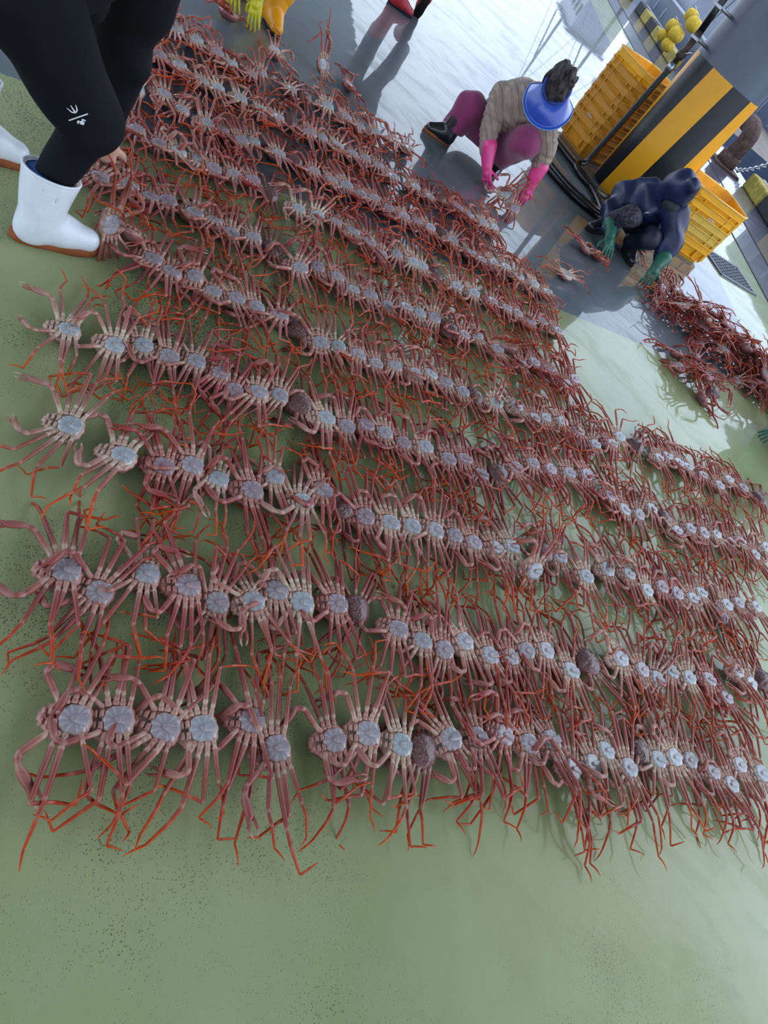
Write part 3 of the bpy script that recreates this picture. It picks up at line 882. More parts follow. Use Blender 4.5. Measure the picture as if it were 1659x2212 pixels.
def boot(root, heel, heading, mat, msole, L=0.28, top=None, H=0.26, hollow=None, name='boot', wid=1.0, rt_=0.085, pitch=0.0):
    """heel: floor point under the heel back; heading: angle; top: where the shaft ends (world)"""
    hx, hy, hz = heel
    c, s = math.cos(heading), math.sin(heading)
    W = lambda a, b, z: V3(hx + c * a - s * b, hy + s * a + c * b, hz + z)
    top = V3(*top) if top is not None else W(L * 0.30, 0, H)
    ank = W(L * 0.27, 0, L * 0.36)
    pr = [('c', ank, top, L * 0.245 * wid if not hollow else rt_ * 0.76, rt_),
          ('c', W(L * 0.24, 0, L * 0.20), W(L * 0.55, 0, L * 0.21), L * 0.185 * wid, L * 0.165 * wid),
          ('c', W(L * 0.55, 0, L * 0.20), W(L * 0.83, 0, L * 0.145), L * 0.170 * wid, L * 0.145 * wid),
          ('c', W(L * 0.20, 0, L * 0.14), W(L * 0.24, 0, L * 0.2), L * 0.16 * wid, L * 0.17 * wid)]
    d = nrm(top - ank)
    cut = [('plane', (0, 0, hz + L * 0.05), (0, 0, -1)), ('plane', top - d * 0.004, d)]
    if hollow: cut.append(('cyl', top - d * 0.045, top + d * 0.2, rt_ - 0.016))
    o = sdf_mesh(name, pr, 0.0075, 0.035, mat, cut=cut, fold=0.0012, fscale=0.06, seed=int(abs(hx) * 50))
    hang(o, root)
    n = 30; v = []; f = []
    for z, k in ((0.0, 0.96), (L * 0.02, 1.0), (L * 0.085, 1.0), (L * 0.095, 0.95)):
        for i in range(n):
            a = 2 * PI * i / n
            x = L * 0.5 + math.cos(a) * L * 0.51
            wy = L * 0.175 * wid * (1.0 + 0.10 * math.cos(a) - 0.14 * math.exp(-((math.cos(a) + 0.15) / 0.35) ** 2))
            y = math.copysign(abs(math.sin(a)) ** 0.8, math.sin(a)) * wy
            p = W(L * 0.5 + (x - L * 0.5) * k, y * k, z)
            v.append(p)
    for r_ in range(3):
        for i in range(n):
            a, b = r_ * n + i, r_ * n + (i + 1) % n
            f.append((a, b, b + n, a + n))
    f.append(tuple(reversed(range(n)))); f.append(tuple(3 * n + i for i in range(n)))
    so = mesh_obj('sole', v, f, msole, o, True)
    if hollow:
        t_ = MB()
        t_.tube([top - d * 0.06, top - d * 0.010], [rt_ - 0.018, rt_ - 0.013], 20, cap=True)
        t_.build('lining', hollow, o, True)
        ea = nrm(np.cross(d, V3(0.3, 1, 0))); eb = np.cross(d, ea)
        MB().tube([top - d * 0.006 + (ea * math.cos(a) + eb * math.sin(a)) * (rt_ - 0.004) for a in np.linspace(0, 2 * PI, 33)], 0.0055, 8, cap=False).build('boot_rim', mat, o, True)
    return o
def axes_from(f, u):
    f = nrm(f); u = nrm(np.array(u, float) - f * np.dot(u, f)); s_ = np.cross(u, f)
    return np.stack([f, s_, u], 1)     # columns: forward, left, crown
def person_body(root, J, R, extra=(), skin=M_skin, hands=()):
    """one continuous skin surface: head, neck, trunk, arms and legs (mostly hidden by the clothes)"""
    h = V3(*J['head']); f, s_, u = R[:, 0], R[:, 1], R[:, 2]
    pr = [('e', h, (0.094, 0.074, 0.112), R), ('c', h + f * 0.05 - u * 0.045, h + f * 0.062 - u * 0.085, 0.048, 0.034),
          ('c', h + f * 0.088 + u * 0.012, h + f * 0.106 - u * 0.022, 0.010, 0.014),
          ('c', h + f * 0.086 + u * 0.028 - s_ * 0.035, h + f * 0.086 + u * 0.028 + s_ * 0.035, 0.011, 0.011),
          ('c', h + f * 0.088 - u * 0.052 - s_ * 0.018, h + f * 0.088 - u * 0.052 + s_ * 0.018, 0.007, 0.007),
          ('e', h + s_ * 0.074 - f * 0.005, (0.018, 0.010, 0.030), R), ('e', h - s_ * 0.074 - f * 0.005, (0.018, 0.010, 0.030), R),
          ('c', h - u * 0.08 - f * 0.02, J['neck'], 0.052, 0.056), ('c', J['neck'], J['chest'], 0.07, 0.115), ('c', J['chest'], J['pelvis'], 0.115, 0.11)]
    for s in 'RL':
        pr += [('c', J['neck'], J['sh' + s], 0.05, 0.05), ('c', J['sh' + s], J['el' + s], 0.048, 0.040), ('c', J['el' + s], J['wr' + s], 0.040, 0.027)]
        if 'hip' + s in J:
            pr += [('c', J['hip' + s], J['knee' + s], 0.075, 0.055), ('c', J['knee' + s], J['ank' + s], 0.055, 0.040)]
    pr += list(extra)
    o = sdf_mesh('body', pr, 0.011, 0.018, skin)
    hang(o, root)
    for sg in (1, -1):
        e = MB(); cpt = h + f * 0.082 + u * 0.012 + s_ * 0.031 * sg
        e.tube([cpt - f * 0.010, cpt - f * 0.002, cpt + f * 0.004], [0.010, 0.010, 0.004], 10)
        e.build('eye', M_sole_k, o, True)
    return o

# ---- crouching woman in the blue visor
J = dict(pelvis=(-1.403, 5.850, 0.165), waist=(-1.430, 5.800, 0.330), chest=(-1.319, 5.660, 0.524), neck=(-1.250, 5.57, 0.655), head=(-1.137, 5.500, 0.759),
         shR=(-1.452, 5.620, 0.487), elR=(-1.363, 5.500, 0.306), wrR=(-1.274, 5.450, 0.193), shL=(-1.104, 5.600, 0.589), elL=(-0.963, 5.620, 0.439), wrL=(-0.921, 5.620, 0.299),
         hipR=(-1.458, 5.850, 0.15), kneeR=(-1.585, 5.600, 0.281), ankR=(-1.604, 5.560, 0.110), hipL=(-1.319, 5.850, 0.177), kneeL=(-1.092, 5.550, 0.391), ankL=(-1.225, 5.740, 0.130))
woman = empty('person', (-1.40, 5.75, 0))
tag(woman, 'woman in taupe quilted jacket and blue sun visor squatting over a crab', 'person')
Rw = axes_from((0.28, -0.50, -0.82), (0.12, -0.72, 0.60))
person_body(woman, J, Rw)
hang(sdf_mesh('trousers', [('c', J['hipR'], J['kneeR'], 0.125, 0.115), ('c', J['kneeR'], J['ankR'], 0.110, 0.088), ('c', J['hipL'], J['kneeL'], 0.125, 0.105),
     ('c', J['kneeL'], J['ankL'], 0.105, 0.082), ('e', J['pelvis'], (0.165, 0.145, 0.14)), ('c', J['pelvis'], J['waist'], 0.14, 0.13)], 0.010, 0.03, M_plum,
     fold=0.006, fscale=0.06, seed=3, cut=[('plane', (-1.61, 5.56, 0.105), (0, -0.1, -1))]), woman)
jw = hang(sdf_mesh('quilted_jacket', [('c', (-1.43, 5.81, 0.29), J['chest'], 0.152, 0.165, 6, 0.014), ('c', J['chest'], J['neck'], 0.14, 0.075, 3, 0.012),
     ('c', J['chest'], J['shR'], 0.12, 0.085), ('c', J['chest'], J['shL'], 0.12, 0.085), ('c', J['shR'], J['elR'], 0.085, 0.070, 5, 0.012), ('c', J['elR'], J['wrR'], 0.070, 0.058, 4, 0.010),
     ('c', J['shL'], J['elL'], 0.085, 0.070, 4, 0.012), ('c', J['elL'], J['wrL'], 0.070, 0.056, 3, 0.010)], 0.009, 0.022, M_taupe, fold=0.003, fscale=0.035, seed=8), woman)
zp = MB().tube([(-1.17, 5.455, 0.60), (-1.185, 5.465, 0.56), (-1.205, 5.475, 0.52)], 0.005, 8); hang(zp.build('zip_pull', M_zip, None, True), woman)
glove(woman, (-1.205, 5.442, 0.122), (-1.09, 5.445, -0.015), (-0.45, -0.85, 0.1), 1, M_pink, (-1.280, 5.452, 0.225), (0.040, 0.062), 0.42)
glove(woman, (-0.892, 5.610, 0.188), (-0.868, 5.585, 0.03), (0.55, -0.8, 0.15), 1, M_pink, (-0.921, 5.620, 0.320), (0.040, 0.062), 0.34)
boot(woman, (-1.555, 5.575, 0.0), math.radians(215), M_black_r, M_sole_b, L=0.24, top=(-1.604, 5.565, 0.20), rt_=0.085, wid=1.15)
boot(woman, (-1.235, 5.80, 0.0), math.radians(-70), M_black_r, M_sole_b, L=0.24, top=(-1.225, 5.745, 0.22), rt_=0.075)
hw = V3(*J['head']); f_, s_, u_ = Rw[:, 0], Rw[:, 1], Rw[:, 2]
hr = sdf_mesh('curly_hair', [('e', hw + u_ * 0.028 - f_ * 0.022, (0.104, 0.094, 0.118), Rw), ('e', hw + u_ * 0.085 - f_ * 0.065, (0.082, 0.082, 0.075), Rw), ('e', hw + u_ * 0.085 + f_ * 0.025, (0.070, 0.076, 0.045), Rw), ('e', hw + u_ * 0.03 - f_ * 0.10, (0.06, 0.07, 0.06), Rw)],
              0.008, 0.02, M_hair, fold=0.010, fscale=0.030, seed=2, rough=0.008)
hang(hr, woman)
# visor: a broad shell of plastic around the forehead, sloping down over the face
def visor(root):
    v, f = [], []
    na, nr = 30, 9
    for th in (0.0, 0.0025):
        for i in range(na):
            a = math.radians(-80 + 160 * i / (na - 1))
            for j in range(nr):
                t = j / (nr - 1)
                ext = 0.145 * max(0.12, math.cos(a * 0.86)) ** 0.8
                r = 0.100 + ext * t
                p = hw + f_ * (math.cos(a) * r) + s_ * (math.sin(a) * r * (0.86 + 0.16 * t)) + u_ * (0.050 - 0.02 * t - 0.062 * t * t * max(0, 1 - abs(a) * .1) + th)
                v.append(p)
    n = na * nr
    for i in range(na - 1):
        for j in range(nr - 1):
            a = i * nr + j
            f.append((a, a + 1, a + nr + 1, a + nr)); f.append((n + a, n + a + nr, n + a + nr + 1, n + a + 1))
    for i in range(na - 1):
        for j in (0, nr - 1):
            a = i * nr + j
            q = (a, a + nr, n + a + nr, n + a)
            f.append(q if j else q[::-1])
    for i in (0, na - 1):
        for j in range(nr - 1):
            a = i * nr + j
            f.append((a, a + 1, n + a + 1, n + a))
    o = hang(mesh_obj('sun_visor', v, f, M_visor, None, True), root)
    rim = MB().tube([hw + f_ * (math.cos(a) * (0.100 + 0.145 * max(0.12, math.cos(a * 0.86)) ** 0.8)) + s_ * (math.sin(a) * (0.100 + 0.145 * max(0.12, math.cos(a * 0.86)) ** 0.8) * 1.02) + u_ * (-0.032 + 0.062 * abs(a) * .1) for a in np.radians(np.linspace(-80, 80, 40))], 0.0042, 8)
    rim.build('visor_rim', simple('pale_blue_edge', lin(120, 156, 220), 0.4, 0.4), o, True)
    bd = MB().tube([hw + f_ * (math.cos(a) * 0.101) + s_ * (math.sin(a) * 0.088) + u_ * 0.052 for a in np.radians(np.linspace(-150, 150, 40))], 0.014, 8)
    bd.build('head_band', M_band, o, True)
visor(woman)

# ---- crouching man in the navy hooded rain jacket
J = dict(pelvis=(-0.10, 7.02, 0.20), chest=(-0.22, 6.83, 0.385), neck=(-0.118, 6.750, 0.534), head=(-0.083, 6.650, 0.640),
         shR=(-0.395, 6.780, 0.335), elR=(-0.378, 6.650, 0.185), wrR=(-0.288, 6.480, 0.125), shL=(0.025, 6.750, 0.490), elL=(0.165, 6.700, 0.333), wrL=(0.220, 6.600, 0.203),
         hipR=(-0.20, 7.00, 0.19), kneeR=(-0.228, 6.47, 0.305), ankR=(-0.345, 6.62, 0.10), hipL=(0.0, 7.00, 0.2), kneeL=(0.02, 6.62, 0.25), ankL=(-0.075, 6.70, 0.13))
man = empty('person', (-0.10, 6.85, 0))
tag(man, 'person in navy hooded rain jacket and green gloves crouching before the striped column', 'person')
Rm = axes_from((0.50, -0.62, -0.60), (0.1, -0.45, 0.75))
person_body(man, J, Rm)
hang(sdf_mesh('trousers', [('c', J['hipR'], J['kneeR'], 0.115, 0.085), ('c', J['kneeR'], J['ankR'], 0.085, 0.07), ('e', J['pelvis'], (0.165, 0.15, 0.15))], 0.010, 0.03, M_camo, fold=0.005, fscale=0.06, seed=4), man)
hang(sdf_mesh('rain_trouser_leg', [('c', J['hipL'], J['kneeL'], 0.115, 0.095), ('c', J['kneeL'], J['ankL'], 0.09, 0.075)], 0.010, 0.03, M_navyd, fold=0.006, fscale=0.06, seed=5), man)
hang(sdf_mesh('rain_jacket', [('c', (-0.09, 7.0, 0.24), J['chest'], 0.17, 0.185), ('c', J['chest'], J['neck'], 0.165, 0.095), ('c', J['chest'], J['shR'], 0.13, 0.09), ('c', J['chest'], J['shL'], 0.13, 0.09),
     ('c', J['shR'], J['elR'], 0.092, 0.078), ('c', J['elR'], J['wrR'], 0.078, 0.058), ('c', J['shL'], J['elL'], 0.105, 0.09), ('c', J['elL'], J['wrL'], 0.09, 0.066)],
     0.010, 0.03, M_navy, fold=0.013, fscale=0.055, seed=6), man)
hm = V3(*J['head']); fm, sm_, um = Rm[:, 0], Rm[:, 1], Rm[:, 2]
hd = sdf_mesh('hood', [('e', hm + um * 0.02 - fm * 0.005, (0.150, 0.130, 0.150), Rm), ('c', hm + um * 0.06 + fm * 0.02, hm + um * 0.175 + fm * 0.05, 0.105, 0.068), ('c', hm - um * 0.04 - fm * 0.04, J['neck'], 0.12, 0.12)],
              0.009, 0.03, M_navy, fold=0.005, fscale=0.05, seed=12, cut=[('cyl', hm + fm * 0.055 - um * 0.035, hm + fm * 0.3 - um * 0.06, 0.082)])
hang(hd, man)
hang(sdf_mesh('face_mask', [('e', hm + fm * 0.088 - um * 0.045, (0.060, 0.080, 0.062), Rm)], 0.007, 0.01, M_olive, fold=0.002, fscale=0.03), man)
hang(MB().tube([(-0.135, 6.575, 0.40), (-0.150, 6.58, 0.375), (-0.16, 6.585, 0.35)], 0.006, 8).build('zip_pull', M_zip, None, True), man)
glove(man, (-0.232, 6.41, 0.105), (-0.13, 6.27, 0.02), (0.25, -0.55, 0.8), -1, M_green_g, (-0.300, 6.50, 0.145), (0.042, 0.066), 0.22, 1.2)
glove(man, (0.222, 6.53, 0.165), (0.264, 6.42, 0.03), (0.2, -0.75, 0.6), 1, M_green_g, (0.220, 6.60, 0.215), (0.044, 0.07), 0.32, 1.2)
boot(man, (-0.315, 6.69, 0.0), math.radians(-115), M_black_r, M_sole_k, L=0.26, top=(-0.34, 6.62, 0.22), rt_=0.078)
boot(man, (-0.09, 6.76, 0.0), math.radians(-52), M_black_r, M_sole_k, L=0.26, top=(-0.07, 6.70, 0.26), rt_=0.078)

# ---- standing worker at the left in black track trousers and white boots, bent over the crabs
guy = empty('person', (-1.62, 1.85, 0))
tag(guy, 'bent-over worker in black track trousers and white rubber boots beside the crab rows', 'person')
J = dict(pelvis=(-1.70, 1.72, 0.86), chest=(-1.64, 2.02, 1.06), neck=(-1.62, 2.20, 1.14), head=(-1.60, 2.33, 1.17), shR=(-1.45, 2.08, 1.05), elR=(-1.30, 2.0, 0.98), wrR=(-1.42, 1.9, 0.98),
         shL=(-1.70, 2.10, 0.93), elL=(-1.763, 2.200, 0.531), wrL=(-1.795, 2.300, 0.20), hipR=(-1.66, 1.64, 0.78), kneeR=(-1.515, 1.845, 0.475), ankR=(-1.545, 1.79, 0.12), hipL=(-1.86, 1.62, 0.84), kneeL=(-2.07, 1.86, 0.45), ankL=(-2.02, 1.885, 0.12))
J['shR'] = (-1.50, 2.06, 1.08); J['elR'] = (-1.45, 2.02, 1.28); J['wrR'] = (-1.62, 2.12, 1.36)
Rg = axes_from((0.1, 0.75, -0.65), (0.0, 0.6, 0.75))
person_body(guy, J, Rg, extra=hand_prims((-1.797, 2.305, 0.165), (-1.785, 2.315, 0.02), (0.5, -0.8, 0.1), 1, 0.45))
tr = hang(sdf_mesh('trousers', [('c', J['hipR'], J['kneeR'], 0.150, 0.100), ('c', J['kneeR'], (-1.556, 1.795, 0.235), 0.088, 0.058), ('c', J['hipL'], J['kneeL'], 0.135, 0.095), ('c', J['kneeL'], (-2.022, 1.882, 0.22), 0.09, 0.070),
     ('c', J['hipR'], J['hipL'], 0.15, 0.15), ('c', J['pelvis'], (-1.69, 1.80, 0.92), 0.16, 0.16)], 0.009, 0.016, M_trk, fold=0.006, fscale=0.07, seed=21), guy)
hang(sdf_mesh('jacket', [('c', J['pelvis'], J['chest'], 0.175, 0.185), ('c', J['chest'], J['neck'], 0.15, 0.08), ('e', (-1.712, 1.885, 0.765), (0.10, 0.09, 0.115)), ('c', J['shL'], J['elL'], 0.150, 0.098), ('c', J['elL'], J['wrL'], 0.098, 0.050),
     ('c', J['shR'], J['elR'], 0.1, 0.08), ('c', J['elR'], J['wrR'], 0.08, 0.05), ('c', J['chest'], J['shL'], 0.14, 0.13)], 0.010, 0.03, M_jkt, fold=0.006, fscale=0.07, seed=9), guy)
hg = V3(*J['head'])
hang(sdf_mesh('hair', [('e', hg + Rg[:, 2] * 0.03 - Rg[:, 0] * 0.02, (0.1, 0.085, 0.1), Rg)], 0.01, 0.02, M_hair, rough=0.006), guy)
b_ = boot(guy, (-1.585, 1.70, 0.0), math.radians(58), M_white_r, M_sole_b, L=0.30, top=(-1.560, 1.795, 0.262), rt_=0.094, hollow=M_blue_l, wid=1.0)
boot(guy, (-2.055, 1.80, 0.0), math.radians(50), M_white_r, M_sole_b, L=0.30, top=(-2.03, 1.88, 0.262), rt_=0.094, hollow=M_blue_l)
# prints on the thigh: a trident, a bar and a spread-arrow emblem, flat on the cloth
def decal(pts2, o, ex, ey, nn, lift=0.004):
    v = [V3(*o) + V3(*ex) * a + V3(*ey) * b + nn * lift for a, b in pts2]
    return v
deps = bpy.context.evaluated_depsgraph_get()
deps.update()
cam_l = Vector((0, 0, CAM_H))
def on_cloth(pt):
    """drop a point onto the trouser surface along the line of the thigh's outward normal"""
    d = (Vector(pt) - cam_l).normalized()
    ok, loc, no, _ = tr.ray_cast(Vector(pt) - d * 0.4, d)
    return (V3(*loc), V3(*no)) if ok else (V3(*pt), V3(0, -1, 0))
lc, ln_ = on_cloth((-1.474, 1.742, 0.527))
# print axes: along the bar, and up the thigh
ex = nrm(V3(0.78, 0.30, 0.55)); ex = nrm(ex - ln_ * (ex @ ln_)); ey = nrm(np.cross(ln_, ex))
if ey[2] < 0: ey = -ey
def stroke(mb, pts, wd):
    """flat ribbon laid on the cloth"""
    n0 = len(mb.v)
    for i, (a, b) in enumerate(pts):
        q0 = pts[max(i - 1, 0)]; q1 = pts[min(i + 1, len(pts) - 1)]
        t = nrm(V3(q1[0] - q0[0], q1[1] - q0[1])); nx_, ny_ = -t[1], t[0]
        ww = wd[i] if isinstance(wd, (list, tuple)) else wd
        for sg in (-1, 1):
            p = lc + ex * (a + nx_ * ww * sg) + ey * (b + ny_ * ww * sg)
            s, _n = on_cloth(p)
            mb.v.append(tuple(s + ln_ * 0.0025))
    for i in range(len(pts) - 1):
        a = n0 + 2 * i; mb.f.append((a, a + 1, a + 3, a + 2))
pm = MB()
stroke(pm, [(-0.030, 0.0), (-0.01, 0.0), (0.01, 0.0), (0.030, 0.0)], 0.0022)
pm.build('print_bar', M_print, tr)
pm = MB()
stroke(pm, [(0.0, 0.016), (0.0, 0.026), (0.0, 0.043)], [0.0035, 0.0022, 0.0012])
stroke(pm, [(0.0, 0.016), (-0.008, 0.021), (-0.011, 0.030), (-0.014, 0.040)], [0.002, 0.002, 0.0018, 0.0008])
stroke(pm, [(0.0, 0.016), (0.008, 0.021), (0.011, 0.030), (0.014, 0.040)], [0.002, 0.002, 0.0018, 0.0008])
pm.build('print_trident', M_print, tr)
pm = MB()
stroke(pm, [(0.0, -0.030), (0.0, -0.022), (0.0, -0.014)], [0.0006, 0.008, 0.004])
stroke(pm, [(-0.004, -0.012), (-0.009, -0.014), (-0.013, -0.020)], [0.003, 0.003, 0.0012])
stroke(pm, [(0.004, -0.012), (0.009, -0.014), (0.013, -0.020)], [0.003, 0.003, 0.0012])
pm.build('print_arrows', M_print, tr)

# ---- workers cut by the frame: a crouching figure to set behind the hands
def crouch(name_label, hx, hy, face, jacket, trousers, extra_label=None):
    root = empty('person', (hx, hy, 0))
    tag(root, name_label, 'person')
    c, s = math.cos(face), math.sin(face)
    W = lambda a, b, z: (hx + c * a - s * b, hy + s * a + c * b, z)
    J = dict(pelvis=W(-0.05, 0, 0.30), chest=W(0.12, 0, 0.62), neck=W(0.22, 0, 0.76), head=W(0.30, 0, 0.86), hipR=W(-.05, -.1, .3), hipL=W(-.05, .1, .3), kneeR=W(.30, -.2, .42), kneeL=W(.30, .2, .42), ankR=W(.10, -.18, .12), ankL=W(.10, .18, .12),
             shR=W(.16, -.2, .68), shL=W(.16, .2, .68))
    return root, J, W
yr, J, W = crouch('worker in yellow gloves and orange boots bending over crabs', -2.98, 5.02, math.radians(-65), None, None)
J.update(elR=(-3.10, 4.66, 0.42), wrR=(-3.01, 4.56, 0.29), elL=(-2.80, 4.72, 0.44), wrL=(-2.80, 4.62, 0.29), ankR=(-3.14, 4.90, .14), kneeR=(-3.16, 4.80, .44), ankL=(-2.86, 4.83, .14), kneeL=(-2.82, 4.82, 0.46))
Ry = axes_from((0.3, -0.7, -0.6), (0.1, -0.4, 0.8))
person_body(yr, J, Ry)
hang(sdf_mesh('rubber_trousers', [('c', J['hipR'], J['kneeR'], 0.12, 0.10), ('c', J['kneeR'], J['ankR'], 0.10, 0.085), ('c', J['hipL'], J['kneeL'], 0.12, 0.105), ('c', J['kneeL'], (-2.86, 4.84, 0.20), 0.105, 0.10), ('c', J['pelvis'], J['chest'], 0.17, 0.17)], 0.012, 0.03, M_orange, fold=0.004, fscale=0.07), yr)
hang(sdf_mesh('sleeves', [('c', J['chest'], J['neck'], 0.16, 0.09), ('c', J['chest'], J['shR'], 0.1, 0.08), ('c', J['chest'], J['shL'], 0.1, 0.08), ('c', J['shR'], J['elR'], 0.08, 0.065), ('c', J['elR'], J['wrR'], 0.065, 0.05), ('c', J['shL'], J['elL'], 0.08, 0.065), ('c', J['elL'], J['wrL'], 0.065, 0.05)], 0.012, 0.03, M_grey_c), yr)
hang(sdf_mesh('hair', [('e', V3(*J['head']) + Ry[:, 2] * 0.03 - Ry[:, 0] * 0.02, (0.1, 0.085, 0.1), Ry)], 0.01, 0.02, M_hair, rough=0.006), yr)
glove(yr, (-2.966, 4.505, 0.195), (-2.892, 4.455, 0.02), (0.15, -0.95, 0.25), 1, M_yellow_g, (-3.03, 4.585, 0.34), (0.042, 0.058), 0.10, 1.08)
glove(yr, (-2.805, 4.525, 0.185), (-2.738, 4.49, 0.015), (0.2, -0.95, 0.2), -1, M_yellow_g, (-2.80, 4.64, 0.34), (0.042, 0.058), 0.06, 1.02)
boot(yr, (-2.90, 4.86, 0.0), math.radians(-36), M_orange, M_sole_k, L=0.27, top=(-2.86, 4.84, 0.30), rt_=0.09, wid=1.1)
boot(yr, (-3.16, 4.97, 0.0), math.radians(-80), M_orange, M_sole_k, L=0.27, top=(-3.14, 4.90, 0.30), rt_=0.09, wid=1.1)
gr_, J, W = crouch('person in a green glove reaching in beside the long crab heap at right', 2.15, 5.95, math.radians(205), None, None)
J.update(elR=(2.05, 6.15, 0.35), wrR=(1.98, 6.05, 0.2), elL=(1.90, 5.80, 0.36), wrL=(1.80, 5.76, 0.24))
Rr = axes_from((-0.7, -0.3, -0.6), (-0.4, -0.1, 0.8))
person_body(gr_, J, Rr)
hang(sdf_mesh('work_clothes', [('c', J['hipR'], J['kneeR'], 0.12, 0.10), ('c', J['kneeR'], J['ankR'], 0.10, 0.08), ('c', J['hipL'], J['kneeL'], 0.12, 0.10), ('c', J['kneeL'], J['ankL'], 0.10, 0.08), ('c', J['pelvis'], J['chest'], 0.17, 0.17),
     ('c', J['chest'], J['neck'], 0.16, 0.09), ('c', J['chest'], J['shR'], 0.1, 0.08), ('c', J['chest'], J['shL'], 0.1, 0.08), ('c', J['shR'], J['elR'], 0.08, 0.065), ('c', J['elR'], J['wrR'], 0.065, 0.05), ('c', J['shL'], J['elL'], 0.08, 0.065), ('c', J['elL'], J['wrL'], 0.065, 0.05)], 0.013, 0.03, M_navy, fold=0.005, fscale=0.06), gr_)
glove(gr_, (1.765, 5.72, 0.16), (1.665, 5.635, 0.03), (-0.4, -0.7, 0.6), 1, M_green_g, (1.83, 5.775, 0.27), (0.042, 0.066), 0.3, 1.1)
glove(gr_, (1.93, 6.0, 0.15), (1.85, 5.93, 0.02), (-0.4, -0.7, 0.6), -1, M_green_g, (1.99, 6.06, 0.24), (0.042, 0.066), 0.3, 1.1)
boot(gr_, (2.10, 5.74, 0.0), math.radians(205), M_black_r, M_sole_k, L=0.26, top=(2.06, 5.74, 0.24), rt_=0.08)
boot(gr_, (2.06, 6.06, 0.0), math.radians(205), M_black_r, M_sole_k, L=0.26, top=(2.03, 6.06, 0.24), rt_=0.08)
# ---- person walking off beyond the rows
wk = empty('person', (-3.25, 7.45, 0))
tag(wk, 'walking person in dark clothes and red boots beyond the crab rows', 'person')
J = dict(pelvis=(-3.24, 7.48, 0.92), chest=(-3.22, 7.46, 1.28), neck=(-3.21, 7.46, 1.45), head=(-3.20, 7.46, 1.60), shR=(-3.10, 7.62, 1.38), shL=(-3.34, 7.30, 1.38), elR=(-3.02, 7.68, 1.12), elL=(-3.42, 7.24, 1.12), wrR=(-3.08, 7.72, 0.9), wrL=(-3.40, 7.20, 0.9),
         hipR=(-3.18, 7.56, 0.9), kneeR=(-3.08, 7.60, 0.52), ankR=(-3.08, 7.66, 0.30), hipL=(-3.28, 7.40, 0.9), kneeL=(-3.28, 7.38, 0.5), ankL=(-3.28, 7.39, 0.12))
Rk = axes_from((-0.8, 0.6, 0), (0, 0, 1))
person_body(wk, J, Rk, extra=hand_prims(J['wrR'], (-3.1, 7.74, 0.74), (0.6, 0.8, 0), 1) + hand_prims(J['wrL'], (-3.40, 7.18, 0.74), (-0.6, -0.8, 0), 1))
hang(sdf_mesh('trousers', [('c', J['hipR'], J['kneeR'], 0.105, 0.085), ('c', J['kneeR'], J['ankR'], 0.085, 0.075), ('c', J['hipL'], J['kneeL'], 0.105, 0.085), ('c', J['kneeL'], (-3.28, 7.39, 0.26), 0.085, 0.08), ('c', J['hipR'], J['hipL'], 0.13, 0.13)], 0.014, 0.03, M_grey_c, fold=0.004, fscale=0.07), wk)
hang(sdf_mesh('jacket', [('c', J['pelvis'], J['chest'], 0.15, 0.16), ('c', J['chest'], J['neck'], 0.13, 0.07)] + [('c', J['chest'], J['sh' + s], 0.1, 0.08) for s in 'RL'] + [('c', J['sh' + s], J['el' + s], 0.075, 0.06) for s in 'RL'] + [('c', J['el' + s], J['wr' + s], 0.06, 0.045) for s in 'RL'], 0.014, 0.03, M_jkt), wk)
hang(sdf_mesh('hair', [('e', V3(*J['head']) + V3(0.02, -0.01, 0.03), (0.095, 0.095, 0.1))], 0.01, 0.02, M_hair, rough=0.006), wk)
boot(wk, (-3.30, 7.33, 0.0), math.radians(35), M_redr, M_sole_k, L=0.27, top=(-3.28, 7.39, 0.30), rt_=0.085)
lifted = boot(wk, (-0.06, 0.0, 0.0), 0.0, M_redr, M_sole_k, L=0.27, top=(-0.02 + 0.04, 0, 0.28), rt_=0.082)
lifted.location = (0, 0, 0)
# the lifted foot: heel up, sole turned back to the camera
ml = Matrix.Translation(Vector((-3.085, 7.60, 0.17)) - Vector(wk.location)) @ Matrix.Rotation(math.radians(125), 4, 'Z') @ Matrix.Rotation(math.radians(72), 4, 'Y')
lifted.matrix_local = ml

# ------------------------------------------------------------------ striped column
CC, CR = (-0.47, 8.17), 0.38
tcol = NT('striped_paint')
o_ = tcol.obj(); X, Y, Z = tcol.sep(o_)
angv = tcol.math('ARCTAN2', X, tcol.math('MULTIPLY', Y, -1.0))          # 0 towards the camera side
u = tcol.math('SUBTRACT', tcol.math('MULTIPLY', angv, CR), tcol.math('MULTIPLY', Z, 0.085))
ph = tcol.math('FRACT', tcol.math('ADD', tcol.math('DIVIDE', tcol.math('ADD', u, 0.13), 0.49), 10.25))
yel = tcol.math('LESS_THAN', ph, 0.5)
nz = tcol.noise(9, 4, 0.6, o_)
scr = tcol.step(tcol.noise(60, 4, 0.7, o_), 0.68, 0.74)
yc = tcol.mix(nz, lin(232, 158, 22), lin(250, 178, 36))
kc = tcol.mix(nz, lin(18, 20, 25), lin(32, 34, 40))
kc = tcol.mix(tcol.math('MULTIPLY', scr, 0.5), kc, lin(110, 110, 112))
gc = tcol.mix(nz, lin(84, 90, 104), lin(100, 106, 120))
bnd = tcol.math('GREATER_THAN', Z, 1.30)
tcol.set(Base_Color=tcol.mix(bnd, tcol.mix(yel, kc, yc), gc), Roughness=0.42)
tcol.bump(nz, 0.15, 0.004)
col_ = empty('column', (*CC, 0))
tag(col_, 'thick round column with black and yellow hazard stripes and grey upper part', 'column')
cm_ = MB().lathe([(CR, 0.0), (CR, 0.6), (CR, 1.3), (CR, 3.0), (CR, 6.0)], 64).build('shaft', tcol.mat, col_, True)

